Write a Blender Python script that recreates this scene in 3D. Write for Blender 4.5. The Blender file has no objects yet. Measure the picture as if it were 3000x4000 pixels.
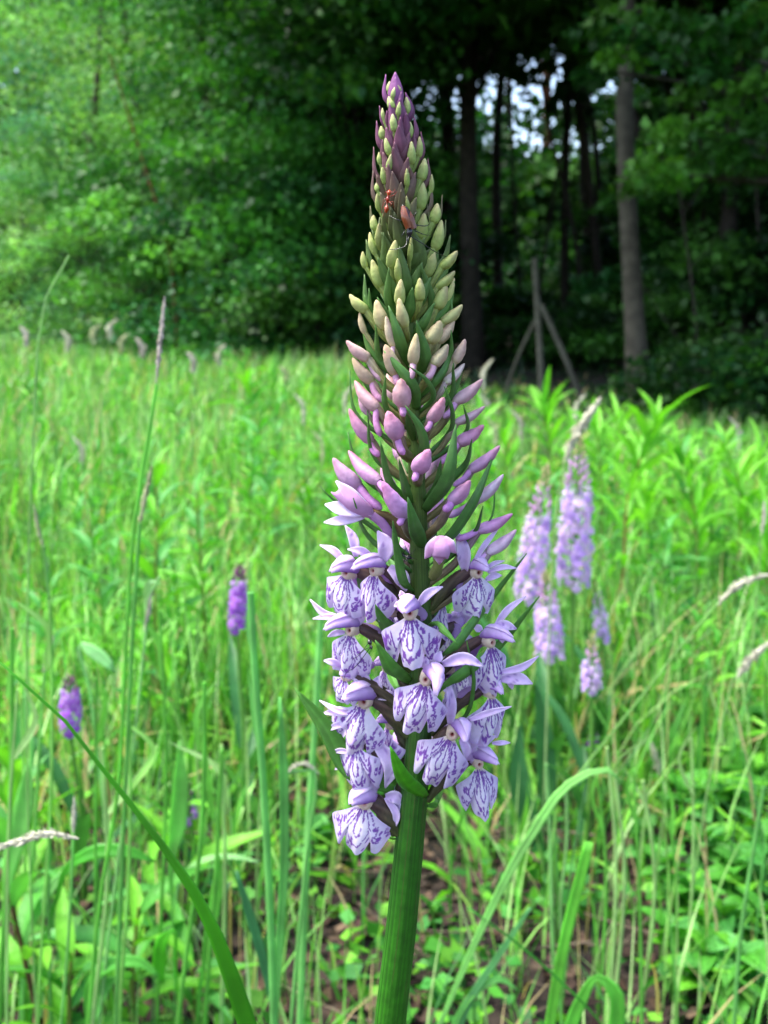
import bpy, math, random
import numpy as np
from mathutils import Vector, Matrix

# ------------------------------------------------------------------ camera, sky, sun, exposure
FPX, PITCH, CAM_H = 3925.0, math.radians(11.5), 0.56      # focal length in pixels of the 3000x4000 photograph
D = 0.21                                                  # distance of the near orchid
sc = bpy.context.scene
cam_data = bpy.data.cameras.new('camera')
cam_data.sensor_fit = 'VERTICAL'; cam_data.sensor_height = 36.0
cam_data.lens = 36.0 * FPX / 4000.0
cam_data.clip_start = 0.01; cam_data.clip_end = 2000
cam_data.dof.use_dof = True
cam_data.dof.focus_distance = 0.203
cam_data.dof.aperture_fstop = cam_data.lens / 1.3
cam = bpy.data.objects.new('camera', cam_data); sc.collection.objects.link(cam)
cam.location = (0, 0, CAM_H); cam.rotation_euler = (math.pi / 2 - PITCH, 0, 0)
sc.camera = cam

SUN_EL, SUN_AZ = math.radians(64), math.radians(-96)      # azimuth measured from +Y towards +X
world = bpy.data.worlds.new('World'); sc.world = world; world.use_nodes = True
wn = world.node_tree.nodes; wl = world.node_tree.links
sky = wn.new('ShaderNodeTexSky'); sky.sky_type = 'NISHITA'; sky.sun_disc = False
sky.sun_elevation = SUN_EL; sky.sun_rotation = SUN_AZ
sky.air_density = 0.9; sky.dust_density = 2.5; sky.ozone_density = 0.2
wl.new(sky.outputs['Color'], wn['Background'].inputs['Color'])
wn['Background'].inputs['Strength'].default_value = 0.115
sun = bpy.data.lights.new('sun', 'SUN'); sun.energy = 1.5; sun.angle = math.radians(18); sun.color = (1.0, 0.96, 0.9)
sun_o = bpy.data.objects.new('sun', sun); sc.collection.objects.link(sun_o)
sd = Vector((math.sin(SUN_AZ) * math.cos(SUN_EL), math.cos(SUN_AZ) * math.cos(SUN_EL), math.sin(SUN_EL)))
sun_o.rotation_euler = sd.to_track_quat('Z', 'Y').to_euler()
sun_o.location = (0, 0, 30)
vs = sc.view_settings
vs.view_transform = 'Standard'; vs.look = 'None'; vs.gamma = 1.0; vs.use_curve_mapping = False
vs.exposure = 2.3
sc.cycles.max_bounces = 6; sc.cycles.diffuse_bounces = 3; sc.cycles.glossy_bounces = 2
sc.cycles.transmission_bounces = 4; sc.cycles.transparent_max_bounces = 4
sc.cycles.use_denoising = True
sc.cycles.caustics_reflective = False; sc.cycles.caustics_refractive = False

# ------------------------------------------------------------------ places
SP, CP = math.sin(PITCH), math.cos(PITCH)
def ray(px, py):
    a, b = (px - 1500) / FPX, (2000 - py) / FPX
    return np.array([a, CP + b * SP, -SP + b * CP])
def at(px, py, Y):                 # point seen at a photograph pixel, on the upright plane at distance Y
    d = ray(px, py); return np.array([0, 0, CAM_H]) + d * (Y / d[1])
def vat(x, y, Y): return at(x * 3000 / 1659, y * 3000 / 1659, Y)   # the same, in the 1659-wide view
def z1(x, y): return (1250 + x / 2.2114, 250 + y / 2.2114)
def z2(x, y): return (1250 + x / 2.0738, 1150 + y / 2.0738)
def z3(x, y): return (1150 + x / 1.659, 2000 + y / 1.659)
S = D / FPX                        # metres per photograph pixel at the orchid

def lin(r, g, b):
    return tuple(((c / 255) / 12.92 if c <= 10 else ((c / 255 + 0.055) / 1.055) ** 2.4) for c in (r, g, b))
def lerp(a, b, t): return np.asarray(a) * (1 - t) + np.asarray(b) * t
def ramp(x, xs, cols):
    cols = np.array(cols); return np.stack([np.interp(x, xs, cols[:, i]) for i in range(3)], -1)
def norm(v):
    v = np.asarray(v, float); return v / (np.linalg.norm(v, axis=-1, keepdims=True) + 1e-12)
def bez(pts, k):                   # smooth path through control points
    pts = np.asarray(pts, float)
    if len(pts) == 2: return pts[0] + (pts[1] - pts[0]) * np.linspace(0, 1, k)[:, None]
    d = np.r_[0, np.cumsum(np.linalg.norm(np.diff(pts, axis=0), axis=1))]; d /= d[-1]
    m = np.empty_like(pts); h = np.maximum(np.diff(d), 1e-9)
    sl = np.diff(pts, axis=0) / h[:, None]
    m[0], m[-1] = sl[0], sl[-1]
    m[1:-1] = (sl[:-1] * h[1:, None] + sl[1:] * h[:-1, None]) / (h[1:] + h[:-1])[:, None]
    t = np.linspace(0, 1, k); ii = np.clip(np.searchsorted(d, t, 'right') - 1, 0, len(pts) - 2)
    hh = h[ii][:, None]; u = ((t - d[ii]) / h[ii])[:, None]
    return ((2 * u ** 3 - 3 * u ** 2 + 1) * pts[ii] + (u ** 3 - 2 * u ** 2 + u) * hh * m[ii] + (3 * u ** 2 - 2 * u ** 3) * pts[ii + 1] + (u ** 3 - u ** 2) * hh * m[ii + 1])

# ------------------------------------------------------------------ meshes
class MB:
    def __init__(s): s.v = []; s.c = []; s.f = []; s.n = 0
    def add(s, v, f, c):
        v = np.asarray(v, float).reshape(-1, 3)
        c = np.asarray(c, float); c = np.broadcast_to(c.reshape(-1, 3) if c.ndim > 1 else c, (len(v), 3))
        s.v.append(v); s.c.append(c); s.f.append(np.asarray(f, np.int64) + s.n); s.n += len(v); return s
    def mesh(s, name, mat, origin=(0, 0, 0)):
        v = np.vstack(s.v) - np.asarray(origin); c = np.vstack(s.c)
        me = bpy.data.meshes.new(name)
        tot = sum(f.size for f in s.f); npoly = sum(len(f) for f in s.f)
        me.vertices.add(len(v)); me.vertices.foreach_set('co', v.astype(np.float32).ravel())
        me.loops.add(tot); me.loops.foreach_set('vertex_index', np.concatenate([f.ravel() for f in s.f]).astype(np.int32))
        cnt = np.concatenate([np.full(len(f), f.shape[1]) for f in s.f])
        me.polygons.add(npoly)
        me.polygons.foreach_set('loop_start', np.r_[0, np.cumsum(cnt)[:-1]].astype(np.int32))
        me.update(calc_edges=True)
        me.polygons.foreach_set('use_smooth', np.ones(npoly, bool))
        a = me.color_attributes.new('Col', 'FLOAT_COLOR', 'POINT')
        a.data.foreach_set('color', np.c_[c, np.ones(len(c))].astype(np.float32).ravel())
        me.materials.append(mat); me.validate(); me.update()
        return me
    def build(s, name, mat, parent=None, origin=(0, 0, 0), smooth=True):
        me = s.mesh(name, mat, origin)
        return link(name, me, parent, origin)
def link(name, me, parent=None, origin=(0, 0, 0)):
    o = bpy.data.objects.new(name, me); sc.collection.objects.link(o)
    if parent is not None:
        o.parent = parent; o.location = Vector(origin) - Vector(parent.get('o', (0, 0, 0)))
    else: o.location = origin
    o['o'] = [float(x) for x in origin]
    return o
def thing(name, label, cat, loc, group=None):
    o = bpy.data.objects.new(name, None); sc.collection.objects.link(o); o.location = loc
    o.empty_display_size = 0.02; o['o'] = [float(x) for x in loc]
    return tag(o, label, cat, group)
def tag(o, label=None, cat=None, group=None, kind=None):
    if label: o['label'] = label
    if cat: o['category'] = cat
    if group: o['group'] = group
    if kind: o['kind'] = kind
    return o
def copy_tree(o, parent=None):
    c = o.copy(); sc.collection.objects.link(c); c.parent = parent
    for ch in list(o.children): copy_tree(ch, c)
    return c

def grid_faces(a, b, wrap=False):
    i, j = np.meshgrid(np.arange(a - 1), np.arange(b if wrap else b - 1), indexing='ij')
    j2 = (j + 1) % b
    return np.stack([i * b + j, i * b + j2, (i + 1) * b + j2, (i + 1) * b + j], -1).reshape(-1, 4)
def frames(P):
    T = norm(np.gradient(P, axis=0)); up = np.array([0, 0, 1.0])
    if abs(T[0] @ up) > 0.9: up = np.array([1.0, 0, 0])
    n = norm(np.cross(T[0], up)); N = []
    for t in T:
        n = norm(n - t * (n @ t)); N.append(n)
    N = np.array(N); return T, N, np.cross(T, N)
def tube(mb, P, R, col, n=8, ribs=0, ribd=0.0, twist=0.0, ribcol=None, squash=1.0):
    P = np.asarray(P, float); R = np.broadcast_to(np.asarray(R, float), (len(P),))
    T, N, B = frames(P); th = np.linspace(0, 2 * np.pi, n, endpoint=False)
    k = len(P); rr = np.ones((k, n))
    ph = th[None, :] + twist * np.linspace(0, 1, k)[:, None]
    if ribs: rr = 1 + ribd * np.cos(ribs * ph)
    v = P[:, None] + (R[:, None] * rr)[..., None] * (np.cos(th)[None, :, None] * N[:, None] + squash * np.sin(th)[None, :, None] * B[:, None])
    col = np.asarray(col, float)
    col = np.broadcast_to(col.reshape((-1, 1, 3)) if col.ndim == 2 else col, (k, n, 3)).copy()
    if ribs and ribcol is not None:
        m = (0.5 - 0.5 * np.cos(ribs * ph))[..., None] ** 2
        col = col * (1 - m) + col * np.asarray(ribcol) * m
    mb.add(v, grid_faces(k, n, True), col)
    for e, idx in ((0, 0), (1, k - 1)):      # end caps
        ring = v[idx]; cen = P[idx]
        f = np.array([[i, (i + 1) % n, n] if e else [(i + 1) % n, i, n] for i in range(n)])
        mb.add(np.vstack([ring, cen]), f, np.vstack([col[idx], col[idx].mean(0)]))
    return mb
def ribbon(mb, P, W, nrm, col, na=3, fold=0.0, edge=None, veins=0.0):
    """blade along P; W full widths; nrm facing hint; fold lifts the margins towards the facing side"""
    P = np.asarray(P, float); k = len(P); W = np.broadcast_to(np.asarray(W, float), (k,))
    T = norm(np.gradient(P, axis=0)); nrm = np.broadcast_to(np.asarray(nrm, float), (k, 3))
    sd_ = norm(np.cross(T, nrm)); n = np.cross(sd_, T)
    s = np.linspace(-1, 1, na)
    v = P[:, None] + sd_[:, None] * (s[None, :, None] * W[:, None, None] / 2) + n[:, None] * (np.abs(s) ** 1.5)[None, :, None] * (fold * W[:, None, None] / 2)
    col = np.broadcast_to(np.asarray(col, float).reshape((-1, 1, 3)) if np.ndim(col) == 2 else np.asarray(col, float), (k, na, 3)).copy()
    if veins: col = col * (1 + veins * np.cos(s * 2.5 * np.pi))[None, :, None]
    if edge is not None: col = col * (1 - (np.abs(s) ** 3)[None, :, None]) + np.asarray(edge) * (np.abs(s) ** 3)[None, :, None]
    mb.add(v, grid_faces(k, na), col); return mb
def leafprof(k, peak=0.4, base=0.25, tip=0.02):
    t = np.linspace(0, 1, k)
    up = base + (1 - base) * np.sin(np.clip(t / peak, 0, 1) * np.pi / 2)
    dn = np.cos(np.clip((t - peak) / (1 - peak), 0, 1) * np.pi / 2) ** 0.9
    return np.maximum(np.where(t < peak, up, dn), tip)

# ------------------------------------------------------------------ materials
def plant_mat(name, noise=60, amt=0.35, trans=0.3, rough=0.5, spec=0.4, tcol=(1.35, 1.5, 0.55), bump=0.0, bscale=None, coat=0.0):
    m = bpy.data.materials.new(name); m.use_nodes = True; nt = m.node_tree; N, L = nt.nodes, nt.links
    p = N['Principled BSDF']; out = N['Material Output']
    at_ = N.new('ShaderNodeAttribute'); at_.attribute_name = 'Col'
    tc = N.new('ShaderNodeTexCoord'); nz = N.new('ShaderNodeTexNoise'); nz.inputs['Scale'].default_value = noise; nz.inputs['Detail'].default_value = 4
    L.new(tc.outputs['Object'], nz.inputs['Vector'])
    mr = N.new('ShaderNodeMapRange'); mr.inputs[1].default_value = 0.3; mr.inputs[2].default_value = 0.7
    mr.inputs[3].default_value = 1 - amt; mr.inputs[4].default_value = 1 + amt
    L.new(nz.outputs['Fac'], mr.inputs[0])
    mul = N.new('ShaderNodeVectorMath'); mul.operation = 'SCALE'
    L.new(at_.outputs['Color'], mul.inputs[0]); L.new(mr.outputs[0], mul.inputs['Scale'])
    L.new(mul.outputs[0], p.inputs['Base Color'])
    p.inputs['Roughness'].default_value = rough; p.inputs['Specular IOR Level'].default_value = spec
    if bump:
        nb = N.new('ShaderNodeTexNoise'); nb.inputs['Scale'].default_value = bscale or noise * 3; nb.inputs['Detail'].default_value = 3
        L.new(tc.outputs['Object'], nb.inputs['Vector'])
        b = N.new('ShaderNodeBump'); b.inputs['Strength'].default_value = bump; b.inputs['Distance'].default_value = 0.3 / (bscale or noise * 3)
        L.new(nb.outputs['Fac'], b.inputs['Height']); L.new(b.outputs['Normal'], p.inputs['Normal'])
    if trans:
        t = N.new('ShaderNodeBsdfTranslucent'); mv = N.new('ShaderNodeVectorMath'); mv.operation = 'MULTIPLY'; mv.inputs[1].default_value = tcol
        L.new(mul.outputs[0], mv.inputs[0]); L.new(mv.outputs[0], t.inputs['Color'])
        mx = N.new('ShaderNodeMixShader'); mx.inputs[0].default_value = trans
        L.new(p.outputs[0], mx.inputs[1]); L.new(t.outputs[0], mx.inputs[2]); L.new(mx.outputs[0], out.inputs['Surface'])
    return m
M_PETAL = plant_mat('petal', 600, 0.09, 0.45, 0.6, 0.2, (1.1, 1.0, 1.08), 0.35, 1800)
M_BUD = plant_mat('bud_skin', 520, 0.2, 0.15, 0.55, 0.28, (1.1, 1.0, 1.0), 0.6, 1500)
M_BRACT = plant_mat('bract_green', 500, 0.16, 0.22, 0.5, 0.4, (1.3, 1.5, 0.5), 0.35, 2500)
M_STEM = plant_mat('stem_green', 300, 0.24, 0.0, 0.55, 0.3, bump=0.4, bscale=1300)
M_GRASS = plant_mat('grass_blade', 45, 0.25, 0.36, 0.42, 0.45, (1.3, 1.45, .55))
M_LEAF = plant_mat('herb_leaf', 40, 0.2, 0.34, 0.5, 0.3, (1.3, 1.45, .55), bump=0.5, bscale=180)
M_TREE = plant_mat('tree_leaf', 3, 0.22, 0.32, 0.5, 0.24)
M_HEAD = plant_mat('seed_head', 300, 0.2, 0.25, 0.7, 0.2, (1.1, 1.1, 0.9))
M_WOOD = plant_mat('bark', 14, 0.4, 0.0, 0.85, 0.2, bump=0.8, bscale=40)
M_POST = plant_mat('weathered_wood', 25, 0.3, 0.0, 0.8, 0.2, bump=0.5, bscale=90)
M_INSECT = plant_mat('chitin', 900, 0.12, 0.0, 0.25, 0.6)
M_LITTER = plant_mat('dead_leaf', 60, 0.35, 0.1, 0.8, 0.2, (1.2, 1, .7))
def soil_mat():
    m = bpy.data.materials.new('soil'); m.use_nodes = True; N, L = m.node_tree.nodes, m.node_tree.links; p = N['Principled BSDF']
    tc = N.new('ShaderNodeTexCoord'); n1 = N.new('ShaderNodeTexNoise'); n1.inputs['Scale'].default_value = 9; n1.inputs['Detail'].default_value = 8
    L.new(tc.outputs['Object'], n1.inputs['Vector'])
    r = N.new('ShaderNodeValToRGB'); e = r.color_ramp.elements
    e[0].position = 0.32; e[0].color = (0.010, 0.007, 0.005, 1); e[1].position = 0.75; e[1].color = (0.085, 0.058, 0.042, 1)
    x = e.new(0.55); x.color = (0.034, 0.022, 0.016, 1)
    L.new(n1.outputs['Fac'], r.inputs['Fac']); L.new(r.outputs['Color'], p.inputs['Base Color']); p.inputs['Roughness'].default_value = 0.9
    n2 = N.new('ShaderNodeTexNoise'); n2.inputs['Scale'].default_value = 70; n2.inputs['Detail'].default_value = 6
    L.new(tc.outputs['Object'], n2.inputs['Vector'])
    b = N.new('ShaderNodeBump'); b.inputs['Strength'].default_value = 0.9; b.inputs['Distance'].default_value = 0.02
    L.new(n2.outputs['Fac'], b.inputs['Height']); L.new(b.outputs['Normal'], p.inputs['Normal'])
    return m
M_SOIL = soil_mat()
# ------------------------------------------------------------------ ground
rs = np.random.default_rng(21)
def ground_z(x, y):
    return 0.012 * np.sin(x * 5.1 + 1) * np.cos(y * 4.3) + 0.03 * np.sin(x * .9) * np.sin(y * .7 + .4) * np.clip((y - 1) / 3, 0, 1)
gx = np.concatenate([-np.geomspace(400, .1, 70), [0], np.geomspace(.1, 400, 70)]); gy = np.concatenate([[-400, -60, -12, -4, -1.5, -.5], np.linspace(0, 4, 70), np.geomspace(4.1, 500, 70)])
GX, GY = np.meshgrid(gx, gy); GZ = ground_z(GX, GY) * (np.abs(GX) < 30)
mb = MB(); mb.add(np.stack([GX, GY, GZ], -1), grid_faces(len(gy), len(gx)), (.1, .06, .04))
tag(mb.build('ground', M_SOIL), 'dark brown soil with dead plant bits under the meadow', 'ground', kind='structure')

# ------------------------------------------------------------------ woodland
def leaves(mb, P, size, col, r, upbias=1.2, droop=.35):
    """one folded rhombic leaf at each point"""
    n = len(P); nr = norm(r.normal(0, 1, (n, 3)) + [0, 0, upbias]); a = norm(np.cross(nr, r.normal(0, 1, (n, 3)))); a = norm(a - [0, 0, droop] * np.ones((n, 1)))
    b = norm(np.cross(nr, a)); L = (size * r.uniform(.7, 1.3, n))[:, None]; w = L * r.uniform(.34, .46, n)[:, None]
    v = np.stack([P, P + a * L * .42 + b * w + nr * L * .08, P + a * L, P + a * L * .42 - b * w + nr * L * .08], 1)
    f = np.arange(n * 4).reshape(n, 4)
    mb.add(v.reshape(-1, 3), f, np.repeat(col, 4, 0))
GREENS = np.array([lin(52, 108, 44), lin(70, 130, 52), lin(88, 148, 58), lin(60, 118, 66), lin(104, 160, 70)])
def tree(name, label, base, height, tr, lean, trunk_col, clusters, leaf, tint=(1, 1, 1), seed=0, group=None, limbs=True, cat='tree'):
    """clusters: list of (centre, radius, leaf count); limbs run from the trunk to each cluster"""
    r = np.random.default_rng(seed); base = np.array(base, float)
    t = thing(name, label, cat, base, group)
    top = base + np.array(lean) + [0, 0, height]
    wob = np.array([r.normal(0, .02) * height, r.normal(0, .02) * height, 0])
    path = bez([base - [0, 0, .05], base + (top - base) * .35 + wob, base + (top - base) * .7 - wob, top], 16)
    rad = np.linspace(1, .25, 16) * tr; rad[0] *= 1.35; rad[1] *= 1.1
    mb = MB(); tube(mb, path, rad, trunk_col, n=12)
    cl = clusters
    if limbs:
        for c, rc, n in cl[:40]:
            i = int(np.clip((c[2] - base[2]) / max(height, .1) * 11, 1, 14)); A = path[i]; c = np.array(c)
            md = (A + c) / 2 + [0, 0, .08 * np.linalg.norm(c - A)]
            tube(mb, bez([A, md, c], 7), np.linspace(rad[i] * .35, .004, 7), np.array(trunk_col) * .9, n=5)
    mb.build('trunk', M_WOOD, t, base)
    mb = MB()
    for c, rc, n in cl:
        if n <= 0: continue
        p = r.normal(0, 1, (n, 3)); p = norm(p) * (r.random((n, 1)) ** .45); p = p * np.array([rc, rc, rc * .36]) + np.array(c)
        p[:, 2] -= .25 * np.hypot(p[:, 0] - c[0], p[:, 1] - c[1])
        base_c = GREENS[r.integers(0, len(GREENS))] * r.uniform(.6, 1.3)
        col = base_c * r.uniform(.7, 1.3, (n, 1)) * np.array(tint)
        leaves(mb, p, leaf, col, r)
    if mb.n: tag(mb.build('crown', M_TREE, t, base), kind='stuff')
    return t
def blob(r, cx, cy, cz, rx, ry, rz, k, rc, n):
    """k clusters spread through an ellipsoid, most of them near its surface"""
    out = []
    for _ in range(k):
        d = norm(r.normal(0, 1, 3)) * r.random() ** .4
        out.append(((cx + d[0] * rx, cy + d[1] * ry, max(.15, cz + d[2] * rz)), rc * r.uniform(.6, 1.3), n))
    return out
def vx(x, Y): return (x * 3000 / 1659 - 1500) / FPX * Y * 1.0     # lateral place of a view column at distance Y
BARK, BARKD, PINE = lin(72, 68, 58), lin(46, 42, 36), lin(112, 68, 50)
rf = np.random.default_rng(5)
# bushy edge on the left, receding; haze painted as paler, greyer far leaf tints
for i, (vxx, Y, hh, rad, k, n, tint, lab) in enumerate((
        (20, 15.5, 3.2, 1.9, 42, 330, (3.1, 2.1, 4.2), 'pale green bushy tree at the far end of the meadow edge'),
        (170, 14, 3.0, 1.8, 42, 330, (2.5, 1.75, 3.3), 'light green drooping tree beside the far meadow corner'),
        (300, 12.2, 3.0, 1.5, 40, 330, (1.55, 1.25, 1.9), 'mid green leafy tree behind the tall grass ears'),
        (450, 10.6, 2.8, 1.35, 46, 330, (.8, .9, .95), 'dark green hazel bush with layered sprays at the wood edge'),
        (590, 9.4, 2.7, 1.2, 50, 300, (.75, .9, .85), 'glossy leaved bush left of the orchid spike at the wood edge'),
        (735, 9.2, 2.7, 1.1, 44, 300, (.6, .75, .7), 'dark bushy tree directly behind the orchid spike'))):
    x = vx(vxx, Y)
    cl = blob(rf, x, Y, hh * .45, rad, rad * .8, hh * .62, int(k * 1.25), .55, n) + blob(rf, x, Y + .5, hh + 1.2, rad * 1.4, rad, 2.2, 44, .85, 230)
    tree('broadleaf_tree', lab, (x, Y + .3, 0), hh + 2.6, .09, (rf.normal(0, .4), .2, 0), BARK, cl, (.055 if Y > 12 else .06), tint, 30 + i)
# leaning brown branch among the left bushes
# trees of the dark wood on the right, their shade put into darkened leaf tints and bark: trunk column, distance, trunk radius, lean, crown base height
INW = [(1381, 6.0, .062, 2.6, BARK, 'grey brown trunk standing at the front of the dark wood'),
       (1022, 9.0, .095, 3.0, BARKD, 'thick dark trunk in the shade close to the orchid spike'),
       (1078, 12.5, .07, 4.2, BARKD, 'slim dark trunk between the bright sky gaps'),
       (1148, 31.0, .2, 9.5, PINE, 'reddish pine trunk far back in the wood'),
       (1215, 10.5, .05, 3.4, BARKD, 'thin dark leaning trunk behind the braced post'),
       (1290, 13.0, .09, 4.4, BARKD, 'dark trunk deep in the wood left of the grey trunk'),
       (1450, 8.5, .08, 2.6, BARKD, 'dark trunk just right of the grey brown trunk'),
       (1560, 7.2, .07, 2.2, BARKD, 'shaded trunk near the right end of the wood'),
       (905, 10.5, .1, 2.8, BARKD, 'dark trunk hidden behind the flower spike'),
       (1650, 9.5, .11, 2.4, BARKD, 'broad dark trunk at the right end of the wood')]
for i, (vxx, Y, tr, cz, bc, lab) in enumerate(INW):
    x = vx(vxx, Y); gap = vxx in (1078, 1150)
    cl = blob(rf, x, Y + .2, cz + 2.0, 2.1, 1.8, 1.9, 40 if gap else 64, 1.0, 170)
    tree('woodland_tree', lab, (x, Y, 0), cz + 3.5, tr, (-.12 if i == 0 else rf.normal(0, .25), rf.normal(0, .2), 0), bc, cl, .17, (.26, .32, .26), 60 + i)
for i, (x, y) in enumerate(((3.9, 5.6), (4.9, 5.0), (6.0, 5.4), (7.2, 5.0), (-9.2, 16), (-11, 13), (-13, 10.5), (8.6, 4.4))):
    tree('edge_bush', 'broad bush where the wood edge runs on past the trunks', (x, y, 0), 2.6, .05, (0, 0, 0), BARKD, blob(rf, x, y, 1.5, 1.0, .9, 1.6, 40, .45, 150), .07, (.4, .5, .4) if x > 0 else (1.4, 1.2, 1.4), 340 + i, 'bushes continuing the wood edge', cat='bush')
BUSH = ['leafy bush behind the flower spike under the trees', 'dark bush beside the thick dark trunk', 'low bush far back beneath the bright sky gap', 'wide dark bush far back behind the braced post', 'low bush left of the foot of the grey brown trunk',
        'leafy bush right of the grey brown trunk', 'bush in front of the shaded trunk on the right', 'tall bush at the very right end of the wood', 'dark bush deep between the right hand trunks', 'small bright bush at the meadow edge on the right',
        'little bush at the meadow edge beside the small bright one', 'small bush below the glossy leaved bush by the spike', 'knee high bush behind the foot of the braced post']
# high canopy with unseen crowns, added to shade the wood
for i, (x, y, z) in enumerate(((1.2, 6.2, 5.2), (3.2, 6.6, 5.0), (5.4, 6.2, 5.2), (2.2, 9.5, 6.2), (4.6, 9.5, 6.2), (.2, 11.5, 6.6), (7.4, 8.5, 6), (3.4, 13, 7.5), (6.5, 12.5, 7.5), (1.3, 4.9, 4.4), (2.9, 4.5, 4.2), (4.6, 4.6, 4.4), (-.4, 8.2, 5.4), (8.5, 5.5, 5), (9.5, 9, 6))):
    tree('added_canopy', 'added tall tree whose unseen crown shades the dark wood from above', (x + 2.6, y + 1.8, 0), z + 1.5, .05, (-1.6, -.8, 0), BARKD, blob(rf, x, y, z, 1.9, 1.7, 1.1, 46, 1.1, 110), .24, (.7, .8, .7), 300 + i, 'added trees shading the wood')
# undergrowth bushes inside and along the wood, its shade painted into their leaf tint
for i, (vxx, Y, hh, rad, k, n, lf) in enumerate(((830, 10.5, 1.9, 1.0, 34, 240, .07), (960, 11.5, 1.5, 1.1, 30, 200, .08), (1120, 14, 1.2, 1.5, 30, 180, .09), (1260, 15, 1.5, 1.6, 34, 180, .09),
        (1330, 9, .55, .8, 20, 150, .06), (1490, 7.5, 1.5, .75, 36, 230, .06), (1600, 6.6, 1.3, .65, 36, 230, .055), (1670, 7.6, 2.2, .9, 40, 230, .06), (1440, 10.5, 2.0, 1.1, 36, 200, .08),
        (1590, 5.2, .42, .45, 22, 150, .045), (1640, 4.8, .5, .4, 20, 150, .045), (690, 8.6, .9, .6, 26, 220, .055), (1160, 9.6, .4, .7, 16, 130, .06))):
    x = vx(vxx, Y)
    cl = blob(rf, x, Y, hh * .55, rad, rad * .8, hh * .55, k, .34, n)
    lab = BUSH[i]
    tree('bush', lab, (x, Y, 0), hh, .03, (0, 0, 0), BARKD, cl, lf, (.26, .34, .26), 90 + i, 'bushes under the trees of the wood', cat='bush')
# overhanging sprays of the tree at the top right
def spray(vpts, n, rc, r): return [(tuple(vat(a, b, Y)), rc * r.uniform(.7, 1.25), n) for a, b, Y in vpts]
sp = [(1450, 40, 4.6), (1520, 60, 4.4), (1590, 30, 4.3), (1640, 90, 4.4), (1480, 110, 4.7), (1560, 130, 4.5), (1630, 170, 4.4), (1500, 190, 4.8), (1580, 230, 4.6), (1650, 260, 4.5), (1470, 270, 4.8), (1540, 300, 4.7),
      (1420, 340, 4.8), (1500, 360, 4.8), (1400, 380, 4.7), (1440, 375, 4.6), (1600, 330, 4.6), (1390, 60, 4.9), (1340, 110, 5.0), (1300, 60, 5.1), (1360, 20, 4.9), (1290, 150, 5.2), (1640, 340, 4.8), (1660, 20, 4.3)]
tree('broadleaf_tree', 'bright leaved tree whose sprays hang into the upper right over the dark wood', (3.4, 5.6, 0), 5.5, .1, (-.6, -.2, 0), BARK,
     spray(sp, 90, .17, rf) + blob(rf, 2.3, 5.2, 4.2, 2.2, 1.6, 1.3, 46, .8, 120), .052, (.46, .54, .36), 120)
tree('broadleaf_tree', 'dark leaved tree whose low canopy closes off the top above the orchid', (-.3, 10.6, 0), 5.2, .08, (.3, -1.4, 0), BARKD,
     spray([(rf.uniform(560, 960), rf.uniform(-60, 170), rf.uniform(7.2, 9)) for _ in range(60)], 150, .42, rf) + spray([(rf.uniform(960, 1330), rf.uniform(-80, 20), rf.uniform(8, 10)) for _ in range(15)], 70, .4, rf) + spray([(rf.uniform(940, 1330), rf.uniform(30, 290), rf.uniform(11, 14)) for _ in range(30)], 34, .5, rf)
     + blob(rf, .6, 8.6, 4.6, 2.8, 1.4, 1.6, 40, .9, 120), .07, (.3, .4, .32), 121)  # low leaf tint stands in for the wood's shade
# far rows closing the wood, tinted darker on the right to stand for its shade
for i in range(28):
    vxx = -840 + i * 120; Y = 22 + (i % 3) * 3.5; x = vx(vxx, Y)
    gap = 830 < vxx < 1330
    hh = (5.0 if 950 < vxx < 1260 else 5.8) if gap else (5.5 if -130 < vxx < 50 else 10)
    cl = blob(rf, x, Y, hh * .45, 2.3, 1.5, hh * .52, 40 if gap else 80, 1.3, 130)
    if gap: cl += blob(rf, x, Y, 9.5, 2.1, 1.5, 2.0, 14, 1.3, 80)
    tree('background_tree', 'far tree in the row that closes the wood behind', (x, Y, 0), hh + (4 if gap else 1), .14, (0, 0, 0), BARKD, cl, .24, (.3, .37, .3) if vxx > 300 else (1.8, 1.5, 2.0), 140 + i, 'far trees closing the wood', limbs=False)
# thin bare saplings and branches in the shade
for i, (x0, y0, x1, y1, Y, w, lab) in enumerate(((1240, 500, 1165, 160, 9.5, .018, 'bare thin sapling leaning in front of the sky gap'), (1180, 520, 1255, 190, 11, .016, 'bare crooked sapling crossing behind the braced post'),
        (352, 480, 285, 270, 9.8, .014, 'brown leaning branch showing among the left bushes'), (1545, 1000, 1500, 660, 5.4, .010, 'thin dead stem at the right of the wood'), (1120, 560, 1105, 240, 12, .02, 'straight dark sapling left of the reddish pine'))):
    A, B = vat(x0, y0, Y), vat(x1, y1, Y); G = np.array([A[0] + (A[0] - B[0]) * .4, Y, 0])
    o = thing('sapling', lab, 'sapling', G); mb = MB(); p = bez([G, A, (A + B) / 2 + rf.normal(0, .05, 3), B, B + (B - A) * .7], 14)
    tube(mb, p, np.linspace(w * 1.3, w * .5, 14), PINE if 'brown' in lab else BARKD, n=7); mb.build('trunk', M_WOOD, o, G)
    for j in range(5):
        mb = MB(); q = p[4 + j * 2]; d = rf.normal(0, .3, 3) + [0, 0, .15]; tube(mb, bez([q, q + d * .6, q + d * 1.3 + [0, 0, .1]], 6), np.linspace(w * .4, w * .12, 6), BARKD, n=5)
        mb.build('twig', M_WOOD, o, G)
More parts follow.
